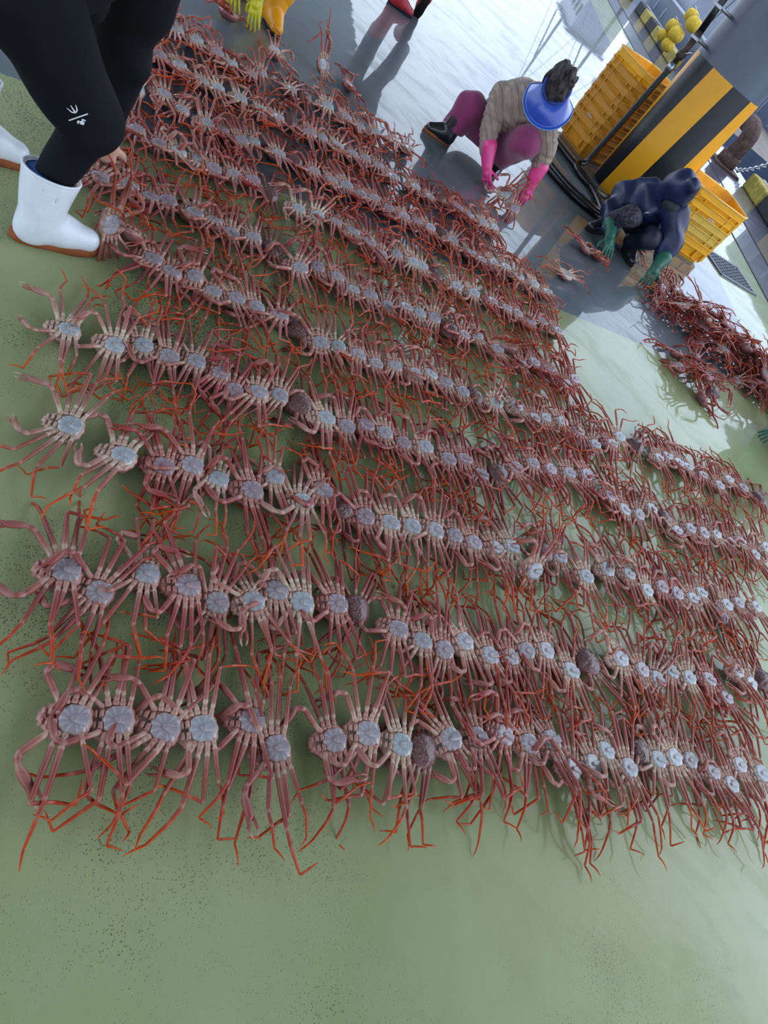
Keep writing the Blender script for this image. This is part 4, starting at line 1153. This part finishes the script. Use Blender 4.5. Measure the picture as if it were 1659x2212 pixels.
# ------------------------------------------------------------------ yellow fish crates
def crate_mat(name, a, b):
    return simple(name, a, 0.42, 0.5, var=0.08, scale=9, bump=0.1, bscale=90)
M_crY = crate_mat('bright_yellow_crate', lin(246, 176, 26), None)
M_crP = crate_mat('faded_yellow_crate', lin(226, 182, 74), None)
M_crO = crate_mat('old_yellow_crate', lin(206, 140, 34), None)
CW, CL, CHT = 0.55, 0.76, 0.19          # across, along, height
def octo(w, l, ch):
    return [(-w + ch, -l), (w - ch, -l), (w, -l + ch), (w, l - ch), (w - ch, l), (-w + ch, l), (-w, l - ch), (-w, -l + ch)]
def crate_meshes():
    w, l = CW / 2, CL / 2
    levels = [(0.0, 0.035, 0), (CHT * 0.72, 0.010, 0), (CHT * 0.72, 0.0, 0), (CHT, 0.0, 0), (CHT, 0.014, 1), (CHT * .74, 0.018, 1), (0.008, 0.042, 1)]
    v, f = [], []
    for z, ins, _ in levels:
        for x, y in octo(w - ins, l - ins, 0.075): v.append((x, y, z))
    for i in range(len(levels) - 1):
        for k in range(8):
            a, b = i * 8 + k, i * 8 + (k + 1) % 8
            f.append((a, b, b + 8, a + 8))
    f.append(tuple(reversed(range(8)))); f.append(tuple((len(levels) - 1) * 8 + k for k in range(8)))
    o = mesh_obj('crate_body', v, f, M_crY, smooth=False); body = o.data; bpy.data.objects.remove(o)
    rim = MB(); P = octo(w + 0.003, l + 0.003, 0.077)
    pts = [(x, y, CHT + 0.002) for x, y in P]
    pts = pts + pts[:1]
    for a, b in zip(pts[:-1], pts[1:]): rim.tube([a, b], 0.007, 8)
    o = rim.build('rim', M_crY, None, True); rim = o.data; bpy.data.objects.remove(o)
    # long side: raised ribs and frame bars round recessed panels
    def side(half, length):
        mb = MB()
        y0 = half - 0.004
        n_in = length - 0.085
        mb.box((0, y0, CHT * 0.70), (2 * n_in, 0.022, 0.012), bev=0.002)
        mb.box((0, y0 - 0.012, CHT * 0.20), (2 * n_in, 0.026, 0.012), bev=0.002)
        for x in (-n_in, -n_in * 0.62, n_in * 0.62, n_in):
            mb.box((x, y0 - 0.006, CHT * 0.45), (0.014, 0.026, CHT * 0.5), bev=0.002)
        return mb
    A = side(w, l)          # along the long side, to be turned
    o = A.build('side_ribs', M_crY); sl_ = o.data; bpy.data.objects.remove(o)
    B = side(l, w)
    o = B.build('side_ribs', M_crY); se = o.data; bpy.data.objects.remove(o)
    return body, rim, sl_, se
CR_BODY, CR_RIM, CR_SL, CR_SE = crate_meshes()
M_rim = simple('rubbed_crate_rim', lin(252, 206, 110), 0.45, 0.4, var=0.05)
def with_mat(me, mat):
    d = me.copy(); d.materials.clear(); d.materials.append(mat); return d
CSET = {k: tuple(with_mat(m_, mt) for m_ in (CR_BODY, CR_RIM, CR_SL, CR_SE)) for k, mt in (('y', M_crY), ('p', M_crP), ('o', M_crO))}
CR_TOPRIM = with_mat(CR_RIM, M_rim)
def crate(x, y, z, rz, kind, label, top=False):
    r = empty('fish_crate', (x, y, z), rz)
    bd, rm, sl2, se2 = CSET[kind]
    def ch(n, me, rot=0):
        o = bpy.data.objects.new(n, me); COL.objects.link(o); o.parent = r; o.rotation_euler = (0, 0, rot); return o
    ch('crate_body', bd); ch('rim', CR_TOPRIM if top else rm)
    ch('side_ribs', sl2, PI / 2); ch('side_ribs', sl2, -PI / 2); ch('side_ribs', se2, 0); ch('side_ribs', se2, PI)
    tag(r, label, 'crate', 'stacked yellow fish crates')
    return r
STEP = 0.102
nth = ['bottom', 'second from the bottom', 'third from the bottom', 'fourth from the bottom', 'fifth from the bottom', 'sixth from the bottom', 'seventh from the bottom', 'topmost']
# stack behind the column: short end towards the camera
ax_l = math.radians(62)                  # long axis heading
ex_ = Vector((math.sin(ax_l), -math.cos(ax_l)))    # across
ey_ = Vector((math.cos(ax_l), math.sin(ax_l)))
front = Vector((-1.03, 8.13))            # near corner of the short end
cA = front - ex_ * (CW / 2) + ey_ * (CL / 2)
stackA = []
for i in range(8):
    top = i == 7
    stackA.append(crate(cA.x, cA.y, 0.0 + STEP * i + (0.0 if top else 0), ax_l - PI / 2 + (0.03 if i % 3 == 1 else -0.015 if i % 3 else 0), 'y' if top else 'o', 'yellow fish crate, %s of the tall stack left of the column' % nth[i], top))
# stack in front right: long side towards the camera
fl_ = Vector((0.02, 7.83)); fr_ = Vector((0.625, 8.265))
d_ = (fr_ - fl_).normalized(); n_ = Vector((-d_.y, d_.x))
cB = fr_ - d_ * (CL / 2) + n_ * (CW / 2)
rzB = math.atan2(d_.y, d_.x) - PI / 2
nthB = ['bottom', 'second from the bottom', 'middle one', 'second from the top', 'topmost']
stackB = []
for i in range(5):
    stackB.append(crate(cB.x, cB.y, STEP * 1.0 * i, rzB + (0.012 if i % 2 else -0.01), 'y' if i in (0, 3, 4) else 'p', 'yellow fish crate, %s of the low stack behind the hooded man' % nthB[i], i == 4))
def m_mark(par, x, y, z, rot, s=1.0):
    """hand-brushed white letter m on a crate side"""
    mb = MB()
    P = [(-0.052, -0.012), (-0.048, 0.024), (-0.036, 0.030), (-0.022, 0.024), (-0.018, -0.014), (-0.014, 0.020), (0.002, 0.028), (0.016, 0.020), (0.018, -0.016)]
    P2 = [(0.018, 0.014), (0.034, 0.024), (0.048, 0.016), (0.050, -0.016)]
    for Q in (P, P2):
        mb.tube([(a * s, -0.001, b * s) for a, b in Q], 0.0042 * s, 6)
    o = mb.build('painted_mark', M_print, par, True)
    o.location = (x, y, z); o.rotation_euler = (0, 0, rot)
    o.scale = (1, 0.4, 1)
m_mark(stackB[3], CW / 2 - 0.004, 0.03, CHT * 0.47, PI / 2, 1.0)
m_mark(stackA[2], 0.0, -CL / 2 + 0.004, CHT * 0.46, 0, 0.85)

# ------------------------------------------------------------------ hoses and pipe
M_hose = simple('black_hose_rubber', lin(14, 15, 18), 0.3, 0.4, var=0.1, coat=0.15)
M_pipe = simple('brown_valve_iron', lin(78, 62, 56), 0.5, 0.5, var=0.3, scale=40, metal=0.5, bump=0.4, bscale=90)
M_steel = simple('worn_steel', lin(170, 172, 178), 0.35, 0.5, var=0.15, scale=30, metal=0.9)
hz_ = 0.032
hs = MB().tube(catmull([(-1.75, 8.30, hz_), (-1.44, 7.95, hz_), (-1.15, 7.72, hz_), (-0.87, 7.58, hz_), (-0.66, 7.40, hz_), (-0.52, 7.20, hz_), (-0.44, 7.00, hz_), (-0.42, 6.86, hz_)], 10), 0.030, 14).build('hose', M_hose, None, True)
tag(hs, 'black hose running past the woman, inner of the three lengths on the floor', 'hose')
hs = MB().tube(catmull([(-1.65, 7.45, hz_), (-1.35, 7.10, hz_), (-1.05, 6.90, hz_), (-0.75, 6.82, hz_), (-0.45, 6.90, hz_), (-0.32, 7.06, hz_), (-0.30, 7.20, hz_)], 10), 0.030, 14).build('hose', M_hose, None, True)
tag(hs, 'wet black hose lying nearest the pink gloves, outer of the lengths', 'hose')
hs = MB().tube(catmull([(-1.72, 7.62, hz_), (-1.40, 7.26, hz_), (-1.05, 7.02, hz_), (-0.80, 6.95, hz_), (-0.55, 6.98, hz_), (-0.44, 7.10, hz_)], 10), 0.028, 14).build('hose', M_hose, None, True)
tag(hs, 'black hose in the middle, between the two other lengths by the woman', 'hose')
pr_ = empty('water_pipe', (-0.95, 8.0, 0))
tag(pr_, 'black water hose with iron valve standing up along the column and looping on the floor', 'pipe')
def W2(p): return V3(*p) - V3(-0.95, 8.0, 0)
hp = MB().tube([W2(p) for p in catmull([(-0.52, 7.72, 0.032), (-0.58, 7.55, 0.032), (-0.70, 7.47, 0.032), (-0.86, 7.50, 0.032), (-0.98, 7.62, 0.035), (-1.00, 7.74, 0.04), (-0.955, 7.81, 0.07), (-0.945, 7.83, 0.20), (-0.928, 7.84, 0.54), (-0.915, 7.84, 0.84), (-0.905, 7.84, 1.07)], 8)], 0.027, 12).build('hose', M_hose, pr_, True)
vb = MB()
vb.tube([W2(p) for p in ((-0.905, 7.84, 1.05), (-0.903, 7.84, 1.13))], 0.034, 14)
vb.build('coupling', M_steel, pr_, True)
vb = MB()
vb.tube([W2(p) for p in ((-0.903, 7.84, 1.13), (-0.902, 7.84, 1.17), (-0.902, 7.84, 1.18), (-0.901, 7.84, 1.22), (-0.900, 7.84, 1.24), (-0.898, 7.84, 1.34), (-0.898, 7.84, 1.36), (-0.90, 7.84, 1.42))], [0.026, 0.026, 0.04, 0.042, 0.028, 0.03, 0.038, 0.03], 12)
vb.build('valve_body', M_pipe, pr_, True)
vb = MB().tube([W2((-0.90, 7.84, 1.22)), W2((-0.86, 7.80, 1.24)), W2((-0.83, 7.78, 1.28))], 0.012, 8); vb.build('valve_handle', M_steel, pr_, True)
vb = MB().tube([W2(p) for p in ((-0.90, 7.84, 1.41), (-0.918, 7.84, 1.6), (-0.935, 7.84, 2.0), (-0.93, 7.88, 3.2))], 0.030, 12); vb.build('riser', M_hose, pr_, True)
for z, x in ((1.36, -0.90), (1.62, -0.92)):
    vb = MB().tube([W2((x, 7.84, z)), W2((-0.76, 7.96, z))], 0.014, 8); vb.box(W2((x, 7.84, z)), (0.08, 0.08, 0.03), bev=0.004); vb.build('bracket', M_steel, pr_)

# ------------------------------------------------------------------ drain grating
gt = empty('drain_grating', (0.93, 9.12, 0.0), math.radians(42))
tag(gt, 'dark slotted drain grating set in the floor behind the yellow crates', 'grating')
M_gr = simple('grating_steel', lin(104, 110, 120), 0.45, 0.5, var=0.1, metal=0.5)
mb = MB().box((0, 0, 0.003), (0.62, 0.50, 0.006)); mb.build('pit', M_sole_k, gt)  # flat black plate: the shade inside the drain is put into its colour
mb = MB()
for s in (-1, 1):
    mb.box((0, s * 0.25, 0.008), (0.66, 0.03, 0.016)); mb.box((s * 0.32, 0, 0.008), (0.03, 0.5, 0.016))
mb.build('frame', M_gr, gt)
for i in range(9):
    MB().box((0, -0.21 + i * 0.0525, 0.009), (0.62, 0.014, 0.012)).build('bar', M_gr, gt)
for i in range(7):
    MB().box((-0.24 + i * 0.08, 0, 0.010), (0.010, 0.46, 0.010)).build('cross_bar', M_gr, gt)

# ------------------------------------------------------------------ quay edge
M_kerb_y = simple('worn_yellow_kerb', lin(168, 150, 70), 0.7, 0.3, var=0.25, scale=12, bump=0.3, bscale=60)
M_kerb_k = simple('worn_black_kerb', lin(48, 48, 54), 0.7, 0.3, var=0.25, scale=12, bump=0.3, bscale=60)
M_quay = simple('quay_concrete', lin(140, 142, 152), 0.75, 0.3, var=0.12, scale=3, bump=0.2, bscale=40)
qrot = math.atan2(QUAY_D.y, QUAY_D.x)
def kerb_block(a0, n, lbl):
    r = empty('kerb_block', (*quay_pt(a0, -0.22), 0), qrot)
    tag(r, lbl, 'kerb', 'black and yellow kerbs along the quay edge')
    for i in range(n):
        MB().box((i * 0.85 + 0.42, 0, 0.13), (0.85, 0.26, 0.26), bev=0.03).build('painted_length', M_kerb_y if i % 2 == 0 else M_kerb_k, r)
    MB().box((n * 0.85 / 2, -0.10, 0.262), (n * 0.85 - .1, 0.05, 0.02), bev=0.004).build('steel_edge', M_steel, r)
kerb_block(-2.4, 5, 'worn yellow kerb on the quay edge at the far right, behind the bollard')
kerb_block(8.6, 6, 'black and yellow kerb on the quay edge beyond the tall crate stack')
kerb_block(15.2, 6, 'black and yellow kerb at the far end of the quay, cut by the frame')
# joint line along the quay
for out, nm in ((-1.25, 'trim_1'), (-1.9, 'trim_2')):
    p = quay_pt(4, out)
    tag(MB().box((p[0], p[1], 0.002), (60, 0.025, 0.008), Matrix.Rotation(qrot, 3, 'Z')).build(nm, M_sole_k), kind='structure')
# mooring bollard: rusty bent pipe
M_rust = simple('rusty_iron', lin(84, 62, 56), 0.75, 0.4, var=0.35, scale=14, bump=0.6, bscale=60)
bq = quay_pt(2.15, -0.72)
bo = empty('mooring_bollard', (*bq, 0), qrot)
tag(bo, 'rusty brown bent-pipe mooring bollard on the quay, right of the column', 'bollard')
MB().tube([(0, 0, 0), (0, 0, 0.22)], 0.19, 20).build('base', M_rust, bo, True)
MB().tube(catmull([(0, 0, 0.1), (0, 0, 0.42), (0.05, 0.0, 0.58), (0.20, 0.0, 0.66), (0.42, 0.0, 0.66)], 6), 0.15, 20).build('neck', M_rust, bo, True)
MB().box((0, 0, 0.02), (0.55, 0.55, 0.04), bev=0.005).build('plate', M_rust, bo)
p0, p1 = quay_pt(2.35, -0.35), quay_pt(3.6, 0.95)
chn = empty('chain', (*p0, 0.0), math.atan2(p1[1] - p0[1], p1[0] - p0[0]))
tag(chn, 'steel mooring chain running from beside the bollard to the grey boat', 'chain')
_L = math.hypot(p1[0] - p0[0], p1[1] - p0[1])
for i in range(20):
    mb = MB(); a = np.linspace(0, 2 * PI, 13); s_t = i / 19
    rot = Matrix.Rotation(PI / 2 * (i % 2), 3, 'X')
    mb.tube([tuple(rot @ Vector((0.066 * math.cos(t), 0.038 * math.sin(t), 0))) for t in a], 0.014, 6)
    o = mb.build('link', M_steel, chn, True); o.location = (s_t * _L, 0, 0.06 + 0.62 * s_t ** 1.6); o.rotation_euler = (0, -0.5 * s_t, 0)

# ------------------------------------------------------------------ water and boats
wm = NT('harbour_water')
wm.set(Base_Color=lin(58, 76, 82), Roughness=0.08)
wm.bump(wm.noise(1.2, 4, 0.6, wm.pos()), 0.5, 0.08)
c1, c2 = quay_pt(-120, 0.02), quay_pt(220, 0.02); c3, c4 = quay_pt(220, 220), quay_pt(-120, 220)
wt = mesh_obj('sea_water', [(*c1, -0.9), (*c2, -0.9), (*c3, -0.9), (*c4, -0.9)], [(3, 2, 1, 0)], wm.mat, smooth=False)
tag(wt, 'still grey harbour water beyond the quay', 'water', kind='stuff')
M_hullg = simple('grey_blue_hull_paint', lin(84, 92, 114), 0.45, 0.4, var=0.08, scale=3)
M_hullw = simple('white_boat_paint', lin(140, 146, 160), 0.45, 0.4, var=0.08, scale=5)
M_hullb = simple('blue_boat_paint', lin(30, 80, 128), 0.45, 0.4, var=0.12, scale=4)
M_deck = simple('boat_deck_planks', lin(112, 104, 96), 0.7, 0.3, var=0.25, scale=6)
M_buoy = simple('yellow_foam_buoy', lin(206, 172, 58), 0.7, 0.3, var=0.2, scale=9, bump=0.4, bscale=50)
M_mast = simple('dark_mast_paint', lin(86, 92, 92), 0.5, 0.4)
def boat(a0, length, out, mat, label, sheer=0.75, cabin=None, mast=None, width=3.4, cabmat=None):
    """hull along the quay with bow, bulwark cap rail, deck, wheelhouse and mast"""
    p = quay_pt(a0, out)
    r = empty('fishing_boat', (*p, -0.9), qrot)
    tag(r, label, 'boat')
    v, f = [], []
    n = 14
    for i in range(n + 1):
        s = i / n; x = s * length
        wd = width / 2 * (1 - max(0, (s - 0.62) / 0.38) ** 2 * 0.96)
        h = 0.9 + sheer + 0.7 * max(0, s - 0.55) ** 2 * 3
        for q, (k, z) in enumerate(((0.72, -0.3), (0.92, 0.5), (1.0, h), (0.955, h), (0.955, h - 0.55))):
            v.append((x, -wd * k, z))
        for q, (k, z) in enumerate(((0.955, h - 0.55), (0.955, h), (1.0, h), (0.92, 0.5), (0.72, -0.3))):
            v.append((x, wd * k, z))
    for i in range(n):
        for q in range(9):
            if q == 4: continue
            a = i * 10 + q
            f.append((a, a + 10, a + 11, a + 1))
    f.append(tuple(range(5)) + tuple(range(5, 10)))
    f.append(tuple(reversed([n * 10 + k for k in range(10)])))
    mesh_obj('hull', v, f, mat, r, smooth=False)
    dv = []
    for i in range(n + 1):
        s = i / n
        wd = width / 2 * (1 - max(0, (s - 0.62) / 0.38) ** 2 * 0.96) * 0.955
        h = 0.9 + sheer + 0.7 * max(0, s - 0.55) ** 2 * 3 - 0.55
        dv += [(s * length, -wd, h), (s * length, wd, h)]
    mesh_obj('deck', dv, [(2 * i, 2 * i + 2, 2 * i + 3, 2 * i + 1) for i in range(n)], M_deck, r, smooth=False)
    for sd_ in (-1, 1):
        pts = []
        for i in range(n + 1):
            s = i / n
            wd = width / 2 * (1 - max(0, (s - 0.62) / 0.38) ** 2 * 0.96)
            pts.append((s * length, sd_ * wd * 0.98, 0.9 + sheer + 0.7 * max(0, s - 0.55) ** 2 * 3 + 0.02))
        MB().tube(pts, 0.05, 8).build('cap_rail', M_hullw, r, True)
        for i in range(1, n, 1):
            x, y, z = pts[i]
            MB().box((x, y - sd_ * 0.02, z - 0.26), (0.07, 0.06, 0.5)).build('stanchion', M_hullw, r)
    MB().tube([(0.0, -width / 2 - 0.0, 0.9 + sheer * .55), (length * .6, -width / 2, 0.9 + sheer * .55)], 0.05, 8).build('rubbing_strake', M_hullw, r, True)
    if cabin:
        x0, x1, hh = cabin
        z0 = 0.9 + sheer - 0.55
        MB().box(((x0 + x1) / 2, 0, z0 + hh / 2), (x1 - x0, width * 0.56, hh), bev=0.05).build('wheelhouse', cabmat or M_hullw, r)
        MB().box(((x0 + x1) / 2, 0, z0 + hh + 0.05), (x1 - x0 + 0.4, width * 0.64, 0.1), bev=0.03).build('roof', M_hullg, r)
        nw = max(2, int((x1 - x0) / 0.8))
        for i in range(nw):
            for sd_ in (-1, 1):
                MB().box((x0 + (i + 0.5) * (x1 - x0) / nw, sd_ * width * 0.28, z0 + hh * 0.72), (0.5, 0.03, 0.42), bev=0.01).build('window', M_sole_k, r)
    if mast:
        for mx, mh in mast:
            z0 = 0.9 + sheer - 0.55
            MB().tube([(mx, 0, z0), (mx, 0, z0 + mh)], [0.09, 0.05], 10).build('mast', M_mast, r, True)
            MB().tube([(mx, 0, z0 + mh * .75), (mx + 2.2, 0, z0 + mh * .45)], 0.04, 8).build('boom', M_mast, r, True)
            for sd_ in (-1, 1):
                MB().tube([(mx, 0, z0 + mh * .95), (mx - 1.2, sd_ * width * .48, z0 + 0.55)], 0.012, 6).build('stay', M_mast, r, True)
    return r
boat(5.2, 15.0, 2.1, M_hullg, 'grey-blue fishing boat with white rail moored beyond the tall crate stack', 0.70, cabin=(9.0, 12.0, 2.3), mast=[(6.6, 6.5)])
boat(-4.6, 8.6, 2.0, M_hullg, 'pale grey fishing boat moored behind the rusty bollard', 0.85, cabin=(0.6, 3.0, 2.0), mast=[(2.0, 5.0)])  # wheelhouse added to dim the sky mirrored in the wet floor
boat(-5.5, 9.5, 5.8, M_hullb, 'blue-sided boat lying outside the pale grey boat', 1.75, cabin=(1.4, 4.0, 2.2), mast=None)
boat(22.0, 16.0, 2.2, M_hullw, 'white fishing boat moored at the far end of the quay', 0.8, cabin=(3.5, 8.0, 2.6), mast=[(10.0, 7.5), (2.0, 5.5)])
# buoys hung on the grey-blue boat
for i, (x, y, z, s) in enumerate(((-2.68, 20.1, 0.98, 1.0), (-2.50, 19.9, 0.90, 1.15), (-2.86, 20.1, 0.62, 1.0), (-2.66, 19.9, 0.57, 1.15), (-2.90, 20.1, 0.38, 0.9), (-2.66, 19.9, 0.33, 1.0))):
    s *= 0.76
    b = empty('buoy', (x, y, z - 0.17 * s), qrot)
    mb = MB().lathe([(0.03, 0), (0.13 * s, 0.02 * s), (0.19 * s, 0.09 * s), (0.205 * s, 0.17 * s), (0.19 * s, 0.25 * s), (0.13 * s, 0.32 * s), (0.03, 0.34 * s)], 20)
    mb.build('float', M_buoy, b, True)
    MB().tube([(0, 0, 0.33 * s), (0.02, 0.01, 0.36 * s), (0.05, 0.08, 0.38 * s)], 0.012, 6).build('cord', M_steel, b, True)
    tag(b, 'round yellow buoy hung at the boat rail, ' + ('upper pair, rear one', 'upper pair, front one', 'middle pair, rear one', 'middle pair, front one', 'lower pair, rear one', 'lower pair, front one')[i], 'buoy', 'yellow buoys by the grey-blue boat')
# unseen green ridge, added to block the bright low sky in floor reflections
hv, hf = [], []
rg = random.Random(5)
for i in range(61):
    a = -60 + i * 5.0
    p = quay_pt(a, 150); p2 = quay_pt(a, 210)
    h = 9 + 7 * math.sin(i * 0.21) + 3 * math.sin(i * .77 + 1) + rg.uniform(-.6, .6)
    hv += [(*p, -1), (p[0] + (p2[0] - p[0]) * .3, p[1] + (p2[1] - p[1]) * .3, h), (*p2, h * 0.8)]
for i in range(60):
    a = i * 3
    hf += [(a, a + 3, a + 4, a + 1), (a + 1, a + 4, a + 5, a + 2)]
hl = mesh_obj('sky_block_ridge', hv, hf, simple('sky_block_green', lin(92, 110, 92), 0.9, 0.2, var=0.25, scale=0.08), smooth=True)
tag(hl, 'unseen green ridge added across the harbour to block the low sky', 'hill', kind='structure')

# ------------------------------------------------------------------ the heaps and the single crabs
def single(x, y, head, kind, label, z=0.0, tilt=(0, 0), seed=0, flip=None, spread=1.0, far=0.3, group=None):
    r = make_crab(x, y, head, kind, random.Random(seed + 900), z, tilt, far, spread, flip)
    tag(r, label, 'crab', group)
    return r
single(-0.234, 5.18, math.radians(150), 'p', 'pale snow crab lying alone on bare concrete, nearest the green gloves', 0, seed=1)
single(-0.965, 5.42, math.radians(170), 'p', 'pale snow crab held between the pink gloves, left one', 0.05, (-0.65, 0.1), seed=2)
single(-0.850, 5.36, math.radians(195), 'm', 'mauve snow crab under the fingers of the right pink glove', 0.03, (-0.5, 0.1), seed=3)
single(-0.290, 5.93, math.radians(120), 'm', 'mauve snow crab beside the hooded man\'s right green glove', 0.0, (0.1, 0.1), seed=4)
single(-0.170, 6.02, math.radians(200), 'p', 'pale pink snow crab under the hooded man\'s right green glove', 0.0, (0.3, 0.1), seed=5)
single(-0.02, 7.06, math.radians(20), 'm', 'snow crab on the floor beneath the hooded man', 0.0, (0.1, 0.1), seed=6)
single(-2.80, 4.30, math.radians(190), 'r', 'dark red snow crab under the yellow gloves', 0.02, (0.3, 0.1), seed=7)
single(-1.475, 2.00, math.radians(80), 'o', 'brownish snow crab standing on edge against the white boot', 0.10, (1.25, 0.2), seed=8, far=0.1)
def heap(cx_, cy_, dirv, length, width, height, n, seed, lbl, grp):
    rg = random.Random(seed)
    d = Vector(dirv).normalized(); nn = Vector((-d.y, d.x))
    items = []
    k = 0
    while len(items) < n and k < 4000:
        k += 1
        a, b = rg.uniform(0, 1), rg.uniform(-1, 1)
        hprof = (1 - b * b) * min(1, 6 * a + .25) * min(1, 5 * (1 - a) + .3)
        z = height * hprof
        x = cx_ + d.x * a * length + nn.x * b * width / 2; y = cy_ + d.y * a * length + nn.y * b * width / 2
        if all((x - q[0]) ** 2 + (y - q[1]) ** 2 > 0.085 ** 2 for q in items):
            items.append((x, y, z, a, b))
    items.sort(key=lambda q: q[3])
    for i, (x, y, z, a, b) in enumerate(items):
        kind = rg.choice('rrrromd')
        r = make_crab(x, y, rg.uniform(0, 2 * PI), kind, rg, max(0.0, z - 0.03), (rg.gauss(0, .35) - b * .35, rg.gauss(0, .3)), 0.25, 1.3)
        look = {'r': 'reddish belly-up', 'o': 'orange belly-up', 'm': 'mauve belly-up', 'd': 'dark shell-up'}[kind]
        tag(r, '%s crab in the %s, %s along it from the %s' % (look, lbl, ordinal(i + 1), 'gloves' if n > 15 else 'crate side'), 'crab', grp)
heap(0.36, 6.42, (1.50, 0.16), 1.75, 0.62, 0.20, 40, 3, 'long heap', 'crabs in the long heap')
heap(0.80, 5.62, (0.40, -0.28), 0.42, 0.40, 0.11, 9, 8, 'small heap', 'crabs in the small heap')
single(0.86, 6.22, math.radians(200), 'p', 'pale snow crab spread belly-up on top of the long heap', 0.17, (0.25, 0.0), seed=12, spread=1.6)
# the bulk of the heap under the crabs that can be told apart
def heap_bulk():
    rg = random.Random(77); v, f, c = [], [], []
    def add(me, M):
        n = len(v)
        ca = me.color_attributes['Col'].data
        for q, vv in enumerate(me.vertices):
            v.append(tuple(M @ vv.co)); c.append(tuple(ca[q].color)[:3])
        for p in me.polygons: f.append(tuple(n + i for i in p.vertices))
    for i in range(420):
        a, b = rg.random(), rg.uniform(-1, 1)
        z = 0.17 * (1 - b * b) * min(1, 6 * a + .2) * min(1, 5 * (1 - a) + .3) * rg.uniform(.1, .95)
        d = Vector((1.50, 0.16)).normalized(); nn = Vector((-d.y, d.x))
        x = 0.36 + d.x * a * 1.72 + nn.x * b * 0.29; y = 6.42 + d.y * a * 1.72 + nn.y * b * 0.29
        M = Matrix.Translation((x, y, max(0.04, z))) @ Matrix.Rotation(rg.uniform(0, 2 * PI), 4, 'Z') @ Matrix.Rotation(rg.uniform(-.25, .25), 4, 'Y')
        add(rg.choice(LEGS), M)
    o = mesh_obj('crab_heap_filling', v, f, M_leg, None, True, c)
    o.color = (0.9, 0.8, 0.25, 1)
    tag(o, 'tangled crab legs inside the long heap of red crabs', 'crab heap', kind='stuff')
heap_bulk()
